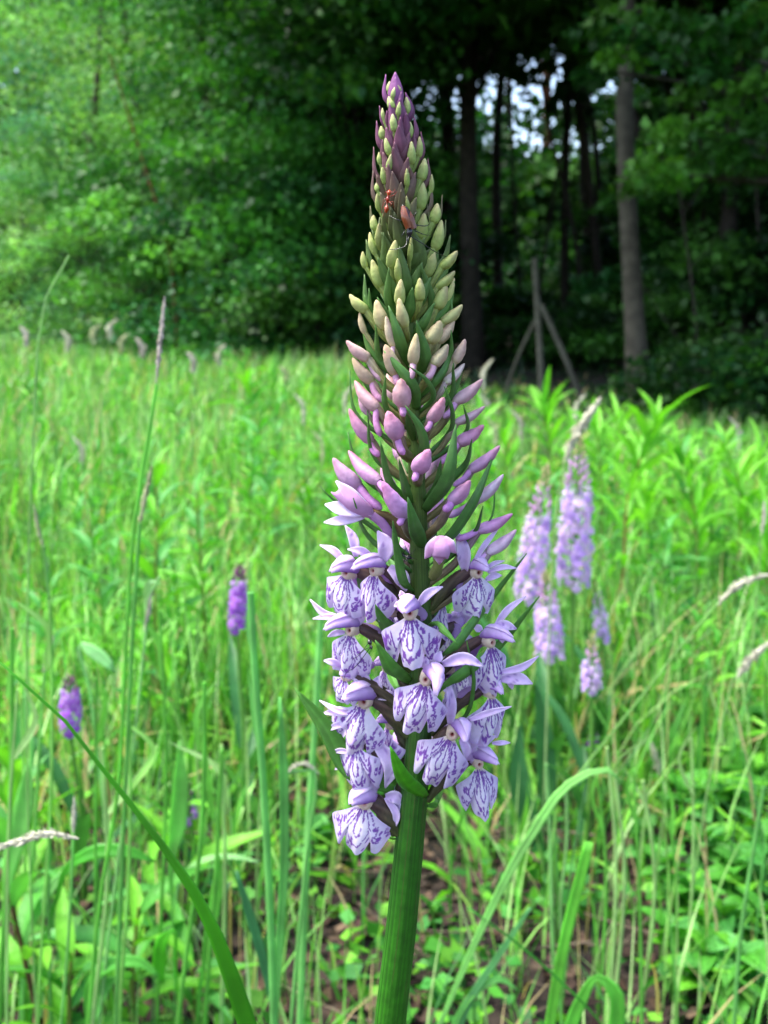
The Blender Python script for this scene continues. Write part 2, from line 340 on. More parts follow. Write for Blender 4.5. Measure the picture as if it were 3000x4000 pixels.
# braced wooden post in the shade
Y = 6.4; G = vat(1172, 862, Y) * [1, 1, 0]
o = thing('braced_post', 'weathered wooden post held by two slanting props in front of the dark wood', 'post', G)
def bar(nm, a, b, r0, dy0=0, dy1=0):
    A, B = vat(*a, Y + dy0), vat(*b, Y + dy1)
    if A[2] > 0: A = A + (A - B) * (A[2] / (B[2] - A[2] + 1e-6))
    mb = MB(); tube(mb, bez([A - [0, 0, .03], (A + B) / 2 + rf.normal(0, .006, 3), B], 9), np.linspace(r0 * 1.1, r0 * .95, 9), np.array(lin(78, 78, 68)) * rf.uniform(.85, 1.1, (9, 1)), n=10); mb.build(nm, M_POST, o, G)
bar('post', (1172, 850), (1155, 558), .02)
bar('prop', (1268, 880), (1168, 655), .018, -.1, -.05)
bar('prop', (1095, 835), (1158, 690), .012, .35, .06)
# ------------------------------------------------------------------ the near orchid
rng = np.random.default_rng(7)
AX_Y = [290, 500, 800, 1100, 1500, 1970, 2400, 2753, 3000, 3175, 3600, 4000]
AX_X = [1545, 1552, 1560, 1580, 1610, 1633, 1645, 1644, 1628, 1611, 1570, 1523]
AX_R = [4, 12, 18, 24, 29, 34, 44, 52, 55, 59, 66, 69]
EN_Y = [280, 400, 600, 800, 1100, 1300, 1500, 1800, 2000, 2400, 3000, 3250]
EN_R = [8, 45, 75, 100, 135, 175, 205, 260, 300, 300, 290, 280]
def axx(y): return np.interp(y, AX_Y, AX_X)
def depth(px, py, R):                     # offset towards (-) the camera for a piece at radius R round the axis
    d = abs(px - axx(py)); return -math.sqrt(max(R * R - d * d, 0.0)) * S
def env(y): return float(np.interp(y, EN_Y, EN_R))
def hp(px, py, off): return at(px, py, D + off)

base_pt = np.array([at(1523, 4000, D)[0] - 0.018, D, 0.0])
orchid = thing('orchid', 'tall spotted orchid in sharp focus, pale lilac flowers below a pointed cone of buds', 'orchid', base_pt)
yy = np.array([290, 400, 500, 650, 800, 1000, 1250, 1500, 1750, 1970, 2200, 2400, 2600, 2753, 2900, 3000, 3100, 3175, 3400, 3600, 3800, 4000.])
P = np.array([hp(axx(y), y, 0) for y in yy]); R = np.interp(yy, AX_Y, AX_R) * S
low = bez([P[-1], P[-1] * [1, 1, 0] + [-0.010, 0, P[-1][2] * 0.5], base_pt], 8)[1:]
P = np.vstack([P, low]); R = np.r_[R, np.linspace(69, 85, 7) * S]
scol = ramp(np.r_[yy, np.linspace(4100, 6000, 7)], [290, 900, 1600, 2400, 2900, 3300, 4000],
            [lin(92, 82, 60), lin(92, 112, 52), lin(84, 108, 44), lin(54, 80, 28), lin(40, 78, 20), lin(34, 90, 14), lin(38, 98, 10)])  # mid and lower greens darkened to carry the shade on the stem
idx = np.linspace(0, len(P) - 1, 90); P2 = np.stack([np.interp(idx, np.arange(len(P)), P[:, i]) for i in range(3)], 1)
R2 = np.interp(idx, np.arange(len(P)), R); C2 = np.stack([np.interp(idx, np.arange(len(P)), scol[:, i]) for i in range(3)], 1)
st = MB(); tube(st, P2, R2, C2, n=110, ribs=22, ribd=0.012, ribcol=(0.78, 0.82, 0.74))
q = st.c[0].reshape(90, 110, 3).copy(); w1 = rng.normal(0, 1, (90, 110)); w1 = sum(np.roll(w1, i, 0) for i in range(9)) / 3; w2 = np.repeat(rng.uniform(.78, 1.2, 55), 2)[None]
q = q * np.clip(w2 * (1 + .09 * w1), .6, 1.5)[..., None]; fl = (w1 > 1.9)[..., None] * .35; q = q * (1 - fl) + np.array(lin(90, 60, 50)) * fl; st.c[0] = q.reshape(-1, 3)
st.build('stem', M_STEM, orchid, base_pt)

# long stem leaves low on the stalk
for a, z0, ln in ((-2.5, 0.13, 0.13), (0.6, 0.08, 0.17), (2.4, 0.05, 0.19), (-0.9, 0.03, 0.16)):
    d = np.array([math.sin(a), math.cos(a), 0]); k = np.interp(z0, [0, 0.39], [0, 1])
    o = base_pt + [0.014 * k, 0, z0]
    pth = bez([o, o + d * ln * 0.45 + [0, 0, ln * 0.32], o + d * ln + [0, 0, ln * 0.18]], 12)
    mb = MB(); ribbon(mb, pth, leafprof(12, 0.4, 0.5) * 0.024, (0, 0, 1) - d * 0.6, lin(48, 96, 40), 5, 0.35); mb.build('leaf', M_LEAF, orchid, o)

BUD_T = np.array([0, .06, .14, .26, .38, .5, .62, .73, .82, .9, .96, 1.0])
BUD_R = np.array([.56, .76, .91, 1.0, 1.0, .95, .84, .69, .54, .41, .29, .10])
BY = [250, 600, 900, 1200, 1400, 1520, 1700, 1950, 2150]
B_BODY = [lin(164, 182, 112), lin(154, 180, 98), lin(148, 178, 88), lin(168, 188, 104), lin(214, 196, 160), lin(204, 164, 174), lin(196, 150, 182), lin(194, 148, 200), lin(208, 166, 218)]
B_TIP = [lin(204, 206, 152), lin(192, 190, 136), lin(194, 194, 124), lin(206, 198, 140), lin(218, 180, 156), lin(206, 144, 156), lin(206, 142, 168), lin(200, 138, 190), lin(206, 150, 210)]
def bud(tip, basep, w, spur=None, pale=0.0, R=None, back=False):
    tx, ty = tip; bx, by = basep
    Ro = env(ty) * (0.97 if R is None else R)
    sgn = -1 if back else 1
    dt = depth(tx, ty, Ro) * sgn; dbb = depth(bx, by, env(by) * 0.66) * sgn
    T, B = hp(tx, ty, dt), hp(bx, by, dbb)
    B = B + rng.normal(0, 3.0 * S, 3); T = T + rng.normal(0, 2.2 * S, 3); w = w * rng.uniform(.86, 1.1)
    ax = T - B; L = np.linalg.norm(ax); r = w / 2 * S
    outw = norm(np.array([T[0] - hp(axx(ty), ty, 0)[0], dt, 0]) + 1e-9)
    mid = B + ax * 0.5 + (outw * 0.03 - np.array([0, 0, 0.05])) * L
    k = len(BUD_T); path = bez([B, mid, T], 40)[(BUD_T * 39).astype(int)]
    body = ramp(by, BY, B_BODY); tc = ramp(ty, BY, B_TIP)
    body = lerp(body, lin(236, 226, 240), pale) * rng.uniform(.9, 1.08); tc = lerp(tc, lin(240, 232, 242), pale)
    g = np.interp(BUD_T, [0, .25, .6, .85, 1], [0.15, 0, .25, .8, 1])[:, None]
    col = body * (1 - g) + tc * g
    tk = np.interp(BUD_T, [0, .1, .2], [1, .4, 0])[:, None] * (0.5 if by < 1500 else 0.15)
    col = col * (1 - tk) + np.array(lin(150, 170, 80)) * tk
    hue = rng.uniform(-.4, .22 if by > 1250 else .04); col = lerp(col, lin(146, 176, 80) if hue < 0 else lin(206, 130, 168), abs(hue) * (.9 if by < 1500 else .4))
    fl = .5 + .5 * np.cos(np.linspace(0, 2 * np.pi, 21, endpoint=False) - rng.uniform(0, 6.28)); fl = (fl ** 2)[None, :, None] * np.interp(BUD_T, [0, .4, 1], [.0, .35, .7])[:, None, None] * np.interp(by, [500, 1000, 1500], [.12, .3, .55])
    col = col[:, None] * (1 - fl) + np.array(lin(186, 112, 138)) * fl
    prof = BUD_R * (1 + rng.normal(0, .03, len(BUD_R))) * r
    mb = MB(); tube(mb, path, prof, col, n=21, ribs=3, ribd=0.075, twist=0.5, ribcol=(.9, .82, .86), squash=rng.uniform(.86, 1))
    o = mb.build('bud', M_BUD, orchid, B)
    # ovary between the stem and the bud
    dy = max(50.0, 0.75 * abs(bx - axx(by)) + 40); ay = by + dy
    A = hp(axx(ay) + np.sign(bx - axx(by)) * min(abs(bx - axx(by)), np.interp(ay, AX_Y, AX_R) * .7), ay, dbb * 0.25)
    md = (A * .45 + B * .55) + np.array([0, 0, -0.12]) * np.linalg.norm(A - B)
    pth = bez([A, md, B + norm(ax) * r * 0.5], 10)
    oc = ramp(by, [900, 1500, 2000], [lin(128, 150, 72), lin(126, 130, 62), lin(104, 98, 56)])
    oc = lerp(oc * np.ones((10, 3)), body, np.interp(np.linspace(0, 1, 10), [0, .6, 1], [0, .1, .75 if by < 1500 else .35])[:, None])
    mb = MB(); tube(mb, pth, np.interp(np.linspace(0, 1, 10), [0, .5, 1], [.5, .62, .62]) * np.maximum(r, 11 * S) * 1.0, oc, n=18, ribs=6, ribd=.10, twist=2.0, ribcol=(.6, .5, .6))
    mb.build('ovary', M_STEM, o, A)
    if spur is not None:
        sx, sy, sw = spur
        E = hp(sx, sy, (dbb * 0.8 + depth(sx, sy, env(sy) * .6) * sgn * .4) - 0.0006 * sgn)
        pth = bez([B + norm(ax) * r * 0.35, (B + E) / 2 + outw * 0.0006, E], 10)
        sc_ = lerp(body, lin(190, 116, 190), 0.5)
        mb = MB(); tube(mb, pth, np.interp(np.linspace(0, 1, 10), [0, .3, .8, .95, 1], [.9, .85, .95, .75, .3]) * sw / 2 * S, sc_, n=14)
        mb.build('spur', M_BUD, o, B)
    return o

Z1B = """595 145 590 235 45|683 180 715 255 35|640 195 625 310 40|590 280 630 385 60|740 280 765 430 55|690 330 665 450 50|540 380 550 500 42|620 430 650 580 60|785 490 765 640 58
520 530 560 640 58|570 650 610 780 65|785 670 780 860 62|860 625 865 800 60|510 765 510 880 50|540 890 570 1050 70|905 820 865 1020 85|620 780 600 930 45|485 1010 495 1120 42|495 1130 520 1290 65
755 900 740 1060 45|895 1020 860 1270 95|958 950 955 1110 40|750 1130 760 1260 40|1020 1195 970 1380 110|460 1300 480 1430 70|515 1385 525 1600 85|910 1280 880 1520 100|1045 1345 985 1590 85
1065 1450 1000 1600 80|430 1450 480 1640 60|645 1520 620 1750 90|795 1490 780 1700 50|980 1610 920 1830 100|375 1620 390 1760 55|455 1690 530 1920 110|1185 1625 1030 1760 95|675 1680 680 1860 55
1155 1790 1000 1930 100|700 1860 690 2080 105|860 1850 850 2040 105|1085 1905 1000 2110 140|1160 1850 1080 2050 60|250 1990 400 2140 100"""
for rec in Z1B.replace('\n', '|').split('|'):
    a = [float(x) for x in rec.split()]; bud(z1(a[0], a[1]), z1(a[2], a[3]), a[4] / 2.2114 * 1.06)
# tip x y, base x y, width, spur end x y width, paleness
Z2B = """640 35 700 260 100 0 0 0 0|455 45 530 280 115 0 0 0 0|540 185 600 430 80 600 520 40 .1|1150 80 980 230 95 0 0 0 0|320 140 370 310 64 0 0 0 0|975 215 870 390 122 0 0 0 0|1090 210 960 390 95 0 0 0 0
785 315 755 560 88 735 690 55 0|210 375 405 520 105 490 700 42 .25|1175 355 1080 550 88 0 0 0 .1|530 410 625 640 132 640 740 60 0|1040 400 920 570 112 860 690 55 .1|262 515 430 720 112 500 870 60 0|1165 570 1010 720 75 0 0 0 .5
280 705 480 920 125 490 1150 60 0|310 830 400 970 70 0 0 0 .3|655 690 670 895 140 680 990 58 0|1310 690 1095 870 100 1000 1000 55 .25|1005 830 890 1010 138 850 1110 50 0|1335 905 1110 1040 92 0 0 0 .3|235 930 420 1190 125 480 1310 62 0
545 945 640 1150 148 680 1300 62 0|1330 1060 1120 1210 112 965 1370 58 0|230 1265 480 1520 125 600 1640 60 0|100 1330 320 1560 130 500 1740 78 .1|880 1255 790 1420 135 760 1512 58 0|1455 1230 1210 1430 104 1080 1550 55 .12|505 1525 690 1790 165 640 1870 60 0
1215 1510 1060 1680 135 1000 1750 70 0|1480 1450 1260 1680 112 1025 1800 68 .5|1560 1780 1270 1920 112 1110 1985 62 0|1590 1910 1350 2090 122 1230 2170 60 .5"""
for rec in Z2B.replace('\n', '|').split('|'):
    a = [float(x) for x in rec.split()]
    sp = (*z2(a[5], a[6]), a[7] / 2.0738) if a[7] else None
    bud(z2(a[0], a[1]), z2(a[2], a[3]), a[4] / 2.0738, sp, a[8])
for i in range(34):                        # the far side of the spike
    y = 480 + 1650 * (i / 34) ** 0.9; e = env(y); x = axx(y) + rng.uniform(-.62, .62) * e
    ln = np.interp(y, [480, 1000, 2100], [55, 85, 120])
    bud((x, y), (axx(y) + (x - axx(y)) * .6, y + ln), np.interp(y, [480, 1100, 1700, 2100], [26, 42, 58, 60]), None, .1, back=True)

BRY = [250, 450, 620, 760, 900, 1150, 2000, 3200]
BRC = [lin(142, 84, 144), lin(122, 70, 102), lin(118, 80, 86), lin(106, 96, 70), lin(92, 110, 58), lin(84, 126, 58), lin(76, 124, 58), lin(84, 146, 44)]
def bract(pts, w, R=1.02, Rb=None, bright=1.0, back=False, green=None):
    """pts photograph pixels base .. tip"""
    bx, by = pts[0]; tx, ty = pts[-1]
    n = len(pts); q = []
    for i, (x, y) in enumerate(pts):
        t = i / (n - 1)
        Rr = np.interp(by, AX_Y, AX_R) * 1.0 if i == 0 else env(y) * R * (0.62 + 0.38 * t)
        if Rb is not None and i == 0: Rr = Rb
        q.append(hp(x, y, depth(x, y, Rr) * (-1 if back else 1)))
    dxb = bx - axx(by); sr = float(np.interp(by, AX_Y, AX_R))
    if back is False and (abs(dxb) > sr * 1.1 or by < 1250):
        ya = by + max(.7 * abs(dxb), 45); xa = axx(ya) + np.clip(dxb, -sr, sr) * .8
        q[0] = hp(bx, by, depth(bx, by, max(env(by) * .55, abs(dxb)))); q.insert(0, hp(xa, ya, depth(xa, ya, sr))); w = w * (1.2 if by < 1250 else .95)
    elif n == 2:
        L = np.linalg.norm(q[1] - q[0]); mid = (q[0] + q[1]) / 2
        c = at(axx((by + ty) / 2), (by + ty) / 2, D); q = [q[0], mid + norm(mid - c) * L * 0.06, q[1]]
    k = 14; path = bez(q, k); m = path[k // 2]; c = at(axx((by + ty) / 2), (by + ty) / 2, D)
    out = norm((m - c) * [1, 1, 0] + 1e-9)
    inward = norm(-out * .5 + np.array([0, -.7 if back else .7, 0]))
    cy = np.linspace(by, ty, k); col = ramp(cy, BRY, BRC) * bright * rng.uniform(.88, 1.1)
    if green is not None: col = col * 0 + np.array(green)
    # darker purple-tinged margins high up, pale midline
    mb = MB(); ribbon(mb, path, leafprof(k, .38, .55, .015) * w * S, inward, col * 1.12, 9, .38, edge=col.mean(0) * .95, veins=.12)
    o = mb.build('bract', M_BRACT, orchid, q[0])
    so = o.modifiers.new('thickness', 'SOLIDIFY'); so.thickness = 0.00025; so.offset = 0
    return o
ZB1 = """655 300 650 70 95|560 285 570 90 32|790 420 735 245 60|700 500 690 295 84|540 500 515 360 28|590 600 580 400 64|515 690 490 490 44|700 760 680 525 92|835 610 810 455 44|565 905 540 650 64|685 960 630 715 92|835 850 810 600 62
890 770 870 585 36|485 960 465 715 32|545 1160 490 955 74|805 1160 770 885 92|665 1190 625 925 84|465 1150 460 920 32|940 1000 930 815 36|955 1240 940 955 32|575 1560 545 1290 62|455 1390 435 1225 42|705 1600 640 1275 84
965 1430 920 1205 52|1035 1330 1055 1130 26|1075 1480 1085 1345 32|855 1730 790 1415 104|745 1960 685 1570 84|525 1670 450 1430 54|585 1800 550 1450 48|445 1760 400 1515 62|985 1800 1010 1500 62|1080 1690 1125 1475 62
1085 1810 1110 1655 52|605 2095 595 1755 52|955 2160 870 1725 62|405 2080 385 1815 58|445 2160 425 1935 52|1115 2090 1160 1875 62|1135 2210 1130 1995 36|640 640 600 330 50|740 640 745 420 70|620 1120 590 860 60|880 1130 900 900 50|720 1330 700 1080 70"""
for rec in ZB1.replace('\n', '|').split('|'):
    a = [float(x) for x in rec.split()]; bract([z1(a[0], a[1]), z1(a[2], a[3])], a[4] / 2.2114 * 1.1)
ZB2 = """830 2050 760 1850 710 1640 112|850 1760 1040 1480 1100 1050 118|1090 1930 1250 1680 1410 1290 95|575 1545 490 1190 66|850 1265 815 1090 690 900 78|545 945 530 650 50|785 935 720 700 515 455 95|920 835 860 690 715 580 40
690 625 640 350 555 90 88|855 565 780 210 95|945 705 1060 500 1062 290 66|1045 1135 1075 950 1005 745 50|1055 860 1080 555 62|1095 780 1155 600 60|1195 1100 1160 895 48|1180 1385 1230 1175 74|505 565 450 245 64|425 485 330 150 84
355 705 300 480 38|275 935 240 620 36|300 1405 225 1115 54|450 1335 385 940 38|160 1695 80 1640 0 1550 42|385 1960 270 1650 46|1398 1785 1412 1500 22|1240 1960 1320 1715 64|630 2060 590 1835 54|450 240 360 0 70|760 1180 700 960 60|700 1600 640 1330 70|940 1560 980 1330 60"""
for rec in ZB2.replace('\n', '|').split('|'):
    a = [float(x) for x in rec.split()]
    bract([z2(a[i], a[i + 1]) for i in range(0, len(a) - 1, 2)], a[-1] / 2.0738 * 1.08)
ZB3 = """470 600 415 420 345 205 78 0|700 440 665 250 640 60 60 0|735 1110 620 1010 525 830 120 0|845 1850 700 1720 620 1515 112 1|720 1800 330 1620 200 1400 0 1140 150 2|900 960 1020 900 1250 600 1505 268 66 0|900 1200 1030 1100 1320 880 1588 545 82 0
1120 1310 1162 1150 1115 830 34 0|870 1910 930 1840 985 1740 70 2|690 2120 600 2060 540 1900 70 2|700 1590 640 1480 540 1380 34 2|600 760 560 690 525 600 105 0|880 740 960 760 1060 860 60 0"""
for rec in ZB3.replace('\n', '|').split('|'):
    a = [float(x) for x in rec.split()]
    bract([z3(a[i], a[i + 1]) for i in range(0, len(a) - 2, 2)], a[-2] / 1.659 * 1.08, R=.9, green=lin(72, 150, 26) if a[-1] == 1 else None, back=a[-1] == 2)
for i in range(46):
    y = 300 + 900 * i / 46; an = i * 2.4; e = env(y); x = axx(y) + math.sin(an) * e * .8; fr = math.cos(an) > -.2
    bract([(axx(y) + math.sin(an) * e * .45, y + 95), (x, y)], np.interp(y, [300, 600, 1200], [26, 36, 40]), R=.92, back=not fr)
for i in range(20):
    y = 600 + 2200 * i / 20; x = axx(y) + rng.uniform(-.55, .55) * env(y)
    bract([(axx(y) + (x - axx(y)) * .4, y + 150), (x, y)], 40, back=True)

# ---- open flowers
def lip_mesh(mb, W, H, place, r, lobes, bend):
    ns, nt = 85, 65
    s = np.linspace(-1, 1, ns)[None, :]; t = np.linspace(0, 1, nt)[:, None]
    ph = r.uniform(0, 6, 4)
    wt = 0.17
    hw = lambda q: wt + (1 - wt) * np.sin(np.pi / 2 * q ** 1.12)
    half = hw(t)
    sa = np.abs(s)
    x = s * half * (1 - .16 * sa ** 3 * np.clip((t - .45) / .55, 0, 1) ** 1.5) + .03 * np.sin(3 * t + ph[3]) * t
    Hs = .84 + .12 * np.cos(s * np.pi / 2) - lobes[0] * 1.35 * np.exp(-((sa - .36) / .06) ** 2) + (lobes[1] * .5 - .03) * np.exp(-(s / .2) ** 2)
    Hs = Hs + .022 * np.sin(11 * s + ph[0]) + .014 * np.sin(23 * s + ph[1])
    Hs = Hs * (1 - (.40 + .08 * np.sin(ph[1])) * np.clip((sa - .58) / .42, 0, 1) ** 2.0) * (1 + .06 * s * np.sin(ph[2]))
    z = -t * Hs
    f = -bend * 1.25 * x ** 2 * .5 + .18 * np.sin(t * 2.2) - .14 * t ** 3 + .065 * np.sin(6.5 * s + ph[2]) * t ** 2 + .04 * np.sin(12 * s + ph[3]) * t ** 3 + .06 * np.sin(ph[0] + 3 * s) * t ** 3
    f = f - .10 * np.exp(-((sa - .36) / .09) ** 2) * t ** 2 + .10 * np.exp(-(s / .2) ** 2) * t ** 2
    # pattern, in (x, z) with the half width as unit
    segs = []; wid = []; wk = r.uniform(.75, 1.15); nd = int(r.integers(4, 10)); brk = r.uniform(.0, .16)
    def line(pts, w, broken=.12):
        pts = np.array(pts); n = max(3, int(len(pts) * 5)); q = bez(pts, n)
        q = q + r.normal(0, .011, q.shape)
        for a, b in zip(q[:-1], q[1:]):
            if r.random() > broken + brk * (broken > 0): segs.append((a, b)); wid.append(w * wk * r.uniform(.7, 1.25))
    j = lambda a: a * r.uniform(.9, 1.1)
    for sg in (-1, 1):
        for s0, t1 in ((.13, .5), (.32, .55), (.52, .48), (.74, .4), (.22, .3)):
            if r.random() < .12: continue
            line([(sg * s0 * hw(tt) * j(1), tt) for tt in np.linspace(.06, t1 * r.uniform(.8, 1.15), 4)], .0175)
        line([(sg * j(.28), .48), (sg * j(.31), .6), (sg * j(.2), .67), (sg * j(.15), .77), (sg * .02, j(.83))], .021, .1)
        line([(sg * j(.5), .42), (sg * j(.52), .55), (sg * j(.42), .62), (sg * j(.46), .72)], .020, .15)
        for _ in range(nd):
            a = sg * r.uniform(.42, .88); b = r.uniform(.34, .84); an = math.atan2(1, a * 1.1) + r.normal(0, .6); l = r.uniform(.02, .07)
            line([(a - math.cos(an) * l, b - math.sin(an) * l), (a, b), (a + math.cos(an) * l, b + math.sin(an) * l)], .020, 0)
        for _ in range(3):
            a = sg * r.uniform(.5, .84); b = r.uniform(.5, .82); rr = r.uniform(.03, .05)
            line([(a + rr * math.cos(q), b + rr * 1.2 * math.sin(q)) for q in np.linspace(0, 6.28, 7)], .012, 0)
    line([(-.10, .4), (-.07, .55), (0, .6), (.07, .55), (.10, .4)], .018, .05)
    for _ in range(8):
        a, b = r.uniform(-.3, .3), r.uniform(.66, .93); line([(a, b), (a + r.normal(0, .02), b + .025), (a, b + .05)], .019, 0)
    for _ in range(10):
        a, b = r.uniform(-.1, .1), r.uniform(.01, .1); line([(a, b), (a, b + .012), (a, b + .02)], .010, 0)
    A = np.array([q[0] for q in segs]); Bq = np.array([q[1] for q in segs]); wd = np.array(wid)
    pts = np.stack([x * 1.0, np.broadcast_to(t, x.shape)], -1).reshape(-1, 1, 2)
    d = Bq - A; tt = np.clip(((pts - A) * d).sum(-1) / ((d * d).sum(-1) + 1e-9), 0, 1)
    dist = np.linalg.norm(pts - (A + tt[..., None] * d), axis=-1) / wd
    m = np.clip((1.35 - dist.min(1)) / .7, 0, 1); m = (m * m * (3 - 2 * m)).reshape(nt, ns, 1) * (np.clip((1.0 - sa) / .1, 0, 1) * np.clip((1.0 - t) / .09, 0, 1))[..., None]
    white = np.array(lin(242, 236, 250)); lil = np.array(lin(212, 194, 242)); cream = np.array(lin(240, 228, 214)); pur = np.array(lin(112, 44, 164)); pur2 = np.array(lin(142, 74, 190))
    e = np.clip(sa ** 2 * .75 * np.ones_like(t) + .5 * np.clip((t - .78) / .22, 0, 1) ** 2, 0, 1)[..., None]
    tone = r.uniform(0, .35); col = (white * (1 - tone) + np.array(lin(226, 204, 240)) * tone) * (1 - e) + lil * e
    c0 = np.clip(1 - t / .13, 0, 1)[..., None]; col = col * (1 - c0) + cream * c0
    pc = pur * (1 - t[..., None] * .5) + pur2 * t[..., None] * .5
    col = col * (1 - m * .92) + pc * m * .92
    v = place(x * W / 2, f * H, z * H)
    mb.add(v.reshape(-1, 3), grid_faces(nt, ns), col.reshape(-1, 3))
LIL = np.array(lin(212, 176, 232)); LILW = np.array(lin(238, 226, 246)); LILD = np.array(lin(172, 118, 212))

def flower(colp, W, H, phi, roll=0, sepals=(), hood=(1, 0, 0), lobes=(.16, .06), tilt=0, bend=.55, Rf=1.0, spur=None, seed=0, away=False, off=None):
    r = np.random.default_rng(100 + seed)
    cx, cy = colp; Rc = env(cy) * .62 * Rf
    dc = depth(cx, cy, max(Rc, abs(cx - axx(cy)) + 1)) * (-1 if away else 1)
    if off is not None: dc = off * S
    O = hp(cx, cy, dc); ph, ro, ti = map(math.radians, (phi, roll, tilt))
    fw = np.array([math.sin(ph) * math.cos(ti), -math.cos(ph) * math.cos(ti), math.sin(ti)])
    rt = norm(np.cross([0, 0, 1], fw)); up = np.cross(fw, rt)
    rt, up = rt * math.cos(ro) + up * math.sin(ro), up * math.cos(ro) - rt * math.sin(ro)
    W, H = W / 1.659 * S * 1.31, H / 1.659 * S * 1.12
    def place(a, f, u):
        a, f, u = np.broadcast_arrays(a, f, u); return O + a[..., None] * rt + f[..., None] * fw + u[..., None] * up
    # column: cream cup with a dark throat
    mb = MB(); k = 9; th = np.linspace(0, 2 * np.pi, 18, endpoint=False)
    prof = np.array([(-.20, .06), (-.14, .12), (-.04, .11), (.06, .10), (.11, .08), (.12, .05), (.10, .03), (.07, .02), (.04, .006)])
    ccol = np.array([LIL, lin(226, 206, 220), lin(240, 226, 210), lin(242, 232, 206), lin(240, 226, 200), lin(238, 218, 200), lin(222, 184, 170), lin(150, 76, 76), lin(90, 20, 34)])
    v = np.stack([place(p[1] * W * np.cos(th), p[0] * H * np.ones_like(th), -.01 * H + p[1] * W * 1.2 * np.sin(th)) for p in prof])
    mb.add(v, grid_faces(k, 18, True), np.repeat(ccol[:, None], 18, 1))
    root = mb.build('flower', M_PETAL, orchid, O)
    mb = MB(); lip_mesh(mb, W, H, lambda a, f, u: place(a, f + .05 * H, u - .11 * H), r, lobes, bend)
    mb.build('lip', M_PETAL, root, O)
    # hood: vaulted helmet over the column
    hs, hx, hu = hood
    k = 13; t = np.linspace(0, 1, k)
    pf = np.interp(t, [0, .3, .6, .85, 1], [-.22, -.08, .14, .34, .48]) * H * hs
    pu = np.interp(t, [0, .3, .6, .85, 1], [.03, .17, .20, .15, .08 + hu]) * H
    pa = np.interp(t, [0, .5, 1], [0, hx * .4, hx]) * W
    rad = np.interp(t, [0, .15, .4, .65, .85, 1], [.06, .13, .165, .135, .075, .015]) * W * (.6 + .4 * hs)
    an = np.linspace(-1.9, 1.9, 17)
    v = np.stack([place(pa[i] + rad[i] * np.sin(an), pf[i] + 0 * an, pu[i] - rad[i] * .35 + rad[i] * np.cos(an) * .85) for i in range(k)])
    e = (np.abs(an) / 1.9)[None, :, None] ** 2.2; tip = np.clip((t - .75) / .25, 0, 1)[:, None, None]
    col = (LIL * .45 + LILW * .55) * (1 - e) + LILD * e; col = col * (1 - tip * .5) + LILW * tip * .5
    mb = MB(); mb.add(v, grid_faces(k, 17), np.broadcast_to(col, (k, 17, 3)).reshape(-1, 3))
    ho = mb.build('hood', M_PETAL, root, O); so = ho.modifiers.new('thickness', 'SOLIDIFY'); so.thickness = .0002
    dpath = np.stack([place(pa[i] + hx * .04 * W, pf[i] - .02 * H, pu[i] + rad[i] * .55 + .035 * H * (1 + 1.5 * t[i])) for i in range(2, k)])
    mb = MB(); ribbon(mb, dpath, leafprof(k - 2, .45, .6, .05) * .22 * W, up - fw * .2, LILW * .6 + LIL * .4, 7, -.35, edge=LILW); mb.build('sepal', M_PETAL, root, O).modifiers.new('thickness', 'SOLIDIFY').thickness = .0002
    # spreading sepals
    for q in sepals:
        sx, sy, tx, ty, w = q[:5]; dz = q[5] if len(q) > 5 else 0; bow = q[6] if len(q) > 6 else .12
        A = hp(*z3(sx, sy), dc + .0004); Tp = hp(*z3(tx, ty), dc + dz * S)
        L = np.linalg.norm(Tp - A); side = norm(np.cross(Tp - A, [0, -1, 0]))
        md = (A + Tp) / 2 + side * bow * L * (1 if side[2] > 0 else -1) + np.array([0, -.08, 0]) * L
        path = bez([A, md, Tp], 13); tw = np.linspace(-.4, .5, 13)[:, None] * r.choice([-1, 1])
        nrm = norm(np.array([0, -1, .35]) + side * tw + np.zeros((13, 3)))
        tt = np.linspace(0, 1, 13)[:, None]
        c = (LIL * .65 + LILW * .35) * (1 - tt) + (LILW * .75 + LIL * .25) * tt
        mb = MB(); ribbon(mb, path, leafprof(13, .45, .45, .06) * w / 1.659 * S, nrm, c, 7, .45, edge=LILW)
        if w > 60:                        # a few faint spots
            vv = mb.v[-1]; cc = mb.c[-1].copy()
            for _ in range(5):
                p0 = vv[r.integers(20, 80)]; dd = np.linalg.norm(vv - p0, axis=1) / (.0003)
                mm = np.clip(1.3 - dd, 0, 1)[:, None] * .6; cc = cc * (1 - mm) + np.array(lin(132, 70, 180)) * mm
            mb.c[-1] = cc
        so = mb.build('sepal', M_PETAL, root, A).modifiers.new('thickness', 'SOLIDIFY'); so.thickness = .0002
    # spur behind, ovary back to the stem
    axc = at(axx(cy), cy, D); bk = -fw
    B = O + fw * (-.16 * H)
    if spur is None: E = O - fw * .55 * H + up * (-.55 * H) + rt * r.uniform(-.1, .1) * W
    else: E = hp(*z3(*spur), dc * .4)
    pth = bez([B, (B + E) / 2 - fw * .10 * H, E], 12)
    mb = MB(); tube(mb, pth, np.interp(np.linspace(0, 1, 12), [0, .3, .75, .93, 1], [.11, .10, .095, .075, .02]) * W, LIL * .72, n=14); mb.build('spur', M_PETAL, root, B)
    ay = cy + max(40, .42 * abs(cx - axx(cy)) + 50)
    sgn = np.sign(cx - axx(cy)) or 1
    A = hp(axx(ay) + sgn * min(abs(cx - axx(cy)) * .6, np.interp(ay, AX_Y, AX_R) * .85), ay, dc * .28)
    B2 = O - fw * .12 * H + up * .06 * H
    pth = bez([A, (A + B2) / 2 + np.array([0, 0, .10]) * np.linalg.norm(A - B2), B2], 14)
